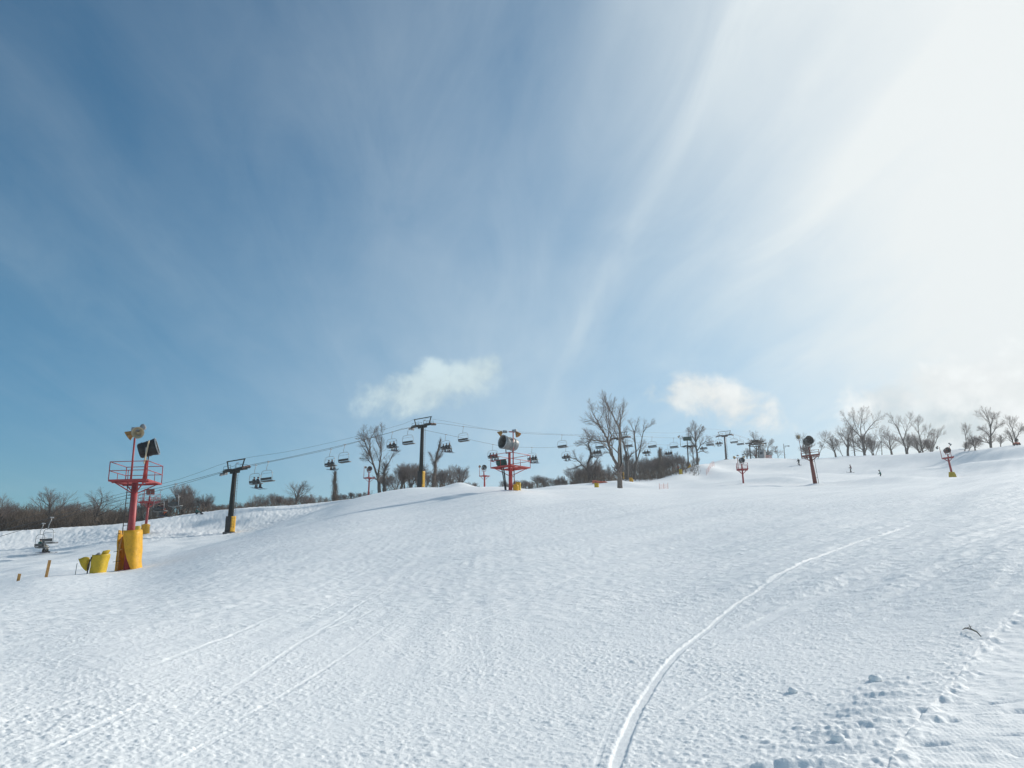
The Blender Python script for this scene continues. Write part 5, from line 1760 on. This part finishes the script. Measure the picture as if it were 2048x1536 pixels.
itp = lambda pts: (lambda x: float(np.interp(x, [p[0] for p in pts], [p[1] for p in pts])))
band(-20, 250, 34, itp([(0, 1000), (60, 1003), (150, 1000), (230, 1005)]), 118, 142, [0, 1, 2, 5, 6], 'one of the many bare trees crowded behind the left snow bank', 'bare trees of the far left wood')
band(250, 470, 24, itp([(250, 1002), (300, 988), (370, 975), (430, 1000), (470, 1010)]), 114, 140, [1, 3, 4, 5, 6], 'one of the thin bare trees between the big gun tower and nearest lift tower', 'bare trees left of the nearest lift tower')
band(470, 730, 30, itp([(470, 1000), (520, 985), (560, 985), (600, 980), (640, 990), (730, 985)]), 124, 150, [1, 3, 4, 5, 6], 'one of the scrubby bare trees between the nearest lift tower and the twin tree', 'scrubby bare trees right of the nearest lift tower')
band(770, 950, 16, itp([(770, 930), (800, 925), (850, 935), (900, 940), (950, 955)]), 128, 150, [1, 3, 4, 5, 6], 'one of the bare trees along the crest behind the crest tower', 'bare trees behind the crest')
band(1000, 1150, 15, itp([(1000, 962), (1060, 948), (1090, 945), (1110, 940), (1150, 950)]), 136, 160, [3, 4, 6], 'one of the upright brushy trees right of the white gun tower', 'brushy trees right of the white gun tower')
band(1145, 1235, 14, itp([(1145, 935), (1190, 920), (1235, 930)]), 140, 165, [0, 5, 6, 4], 'one of the dark trees of the thicket left of the big leaning tree', 'dark thicket trees left of the big tree')
band(1255, 1400, 24, itp([(1255, 915), (1300, 905), (1340, 905), (1380, 905), (1400, 915)]), 168, 200, [0, 3, 4, 5, 6], 'one of the crowded trees of the thicket right of the big leaning tree', 'thicket trees right of the big tree')


for px, top, r, k in ((1682, 868, 256, 5), (1706, 846, 258, 0), (1742, 862, 256, 6), (1757, 872, 254, 3), (1796, 856, 252, 1), (1826, 862, 252, 5), (1852, 866, 254, 6), (1878, 872, 254, 4),
                      (1950, 880, 222, 3), (1966, 866, 216, 6), (1999, 856, 214, 1), (2018, 866, 216, 5), (2046, 852, 214, 0), (1522, 892, 256, 6), (1545, 898, 258, 3), (1500, 894, 256, 5), (1622, 884, 256, 4)):
    woods([(px, top, r, k)], 'one of the background bare trees filling the gaps along the right skyline', 'background trees on the right skyline')


def brush(zones, seed, label):
    """tangled undergrowth that reads as one mass"""
    rn = np.random.RandomState(seed)
    mb = MB()
    for x0, x1, n, topf, r0, r1, thick in zones:
        for i in range(n):
            px = rn.uniform(x0, x1); r = rn.uniform(r0, r1)
            b = base_at(px, 1000, r, .1)
            H = max(.4, (at(px, topf(px), r).z - b.z)) * rn.uniform(.35, 1.0)
            p = b; d = Vector((rn.normal(0, .35), rn.normal(0, .35), 1)).normalized()
            pts = [p]
            for k in range(3):
                d = (d + Vector((rn.normal(0, .25), rn.normal(0, .25), .1))).normalized()
                p = p + d * H / 3
                pts.append(p)
            mb.tube(pts, [thick, thick * .8, thick * .6, thick * .3], 3, False)
            for k in range(4):
                u = rn.uniform(.2, .95); j = int(u * 3); q = pts[j].lerp(pts[j + 1], u * 3 - j)
                dd = Vector((rn.normal(0, .7), rn.normal(0, .7), rn.uniform(-.1, .9))).normalized()
                l = H * rn.uniform(.12, .38)
                mb.tube([q, q + dd * l * .5, q + dd * l + Vector((0, 0, .1 * l))], [thick * .55, thick * .45, thick * .2], 3, False)
    o = mb.build('underbrush', BRUSH)
    o['label'] = label
    o['category'] = 'brush'
    o['kind'] = 'stuff'


brush([(-60, 260, 2600, itp([(0, 1008), (120, 1006), (250, 1014)]), 111, 134, .032), (250, 470, 1200, itp([(250, 1012), (330, 1018), (400, 1010), (470, 1008)]), 112, 132, .028),
       (460, 740, 900, itp([(460, 1004), (560, 996), (640, 998), (740, 980)]), 117, 140, .028)], 3, 'dense brown underbrush along the top of the left snow bank')
brush([(770, 960, 260, itp([(770, 965), (870, 962), (960, 968)]), 120, 145, .028), (1000, 1150, 420, itp([(1000, 970), (1080, 955), (1150, 955)]), 132, 160, .026),
       (1145, 1240, 600, itp([(1145, 945), (1190, 938), (1240, 945)]), 135, 165, .03), (1250, 1400, 1100, itp([(1250, 935), (1330, 928), (1400, 925)]), 158, 205, .032)], 5, 'dense dark underbrush below the lift line right of the crest')

# ------------------------------------------------------------------ thin haze volume, added to lift the dark tones as veiling glare does
m = bpy.data.materials.new('haze')
m.use_nodes = True
m.node_tree.nodes.clear()
v = m.node_tree.nodes.new('ShaderNodeVolumePrincipled')
v.inputs['Color'].default_value = (0.93, 0.96, 1.0, 1)
v.inputs['Density'].default_value = 0.00045
v.inputs['Anisotropy'].default_value = 0.25
out = m.node_tree.nodes.new('ShaderNodeOutputMaterial')
m.node_tree.links.new(v.outputs[0], out.inputs['Volume'])
hz = MB().box((0, 0, 35), (1500, 1500, 110)).build('haze', m)
hz['kind'] = 'stuff'
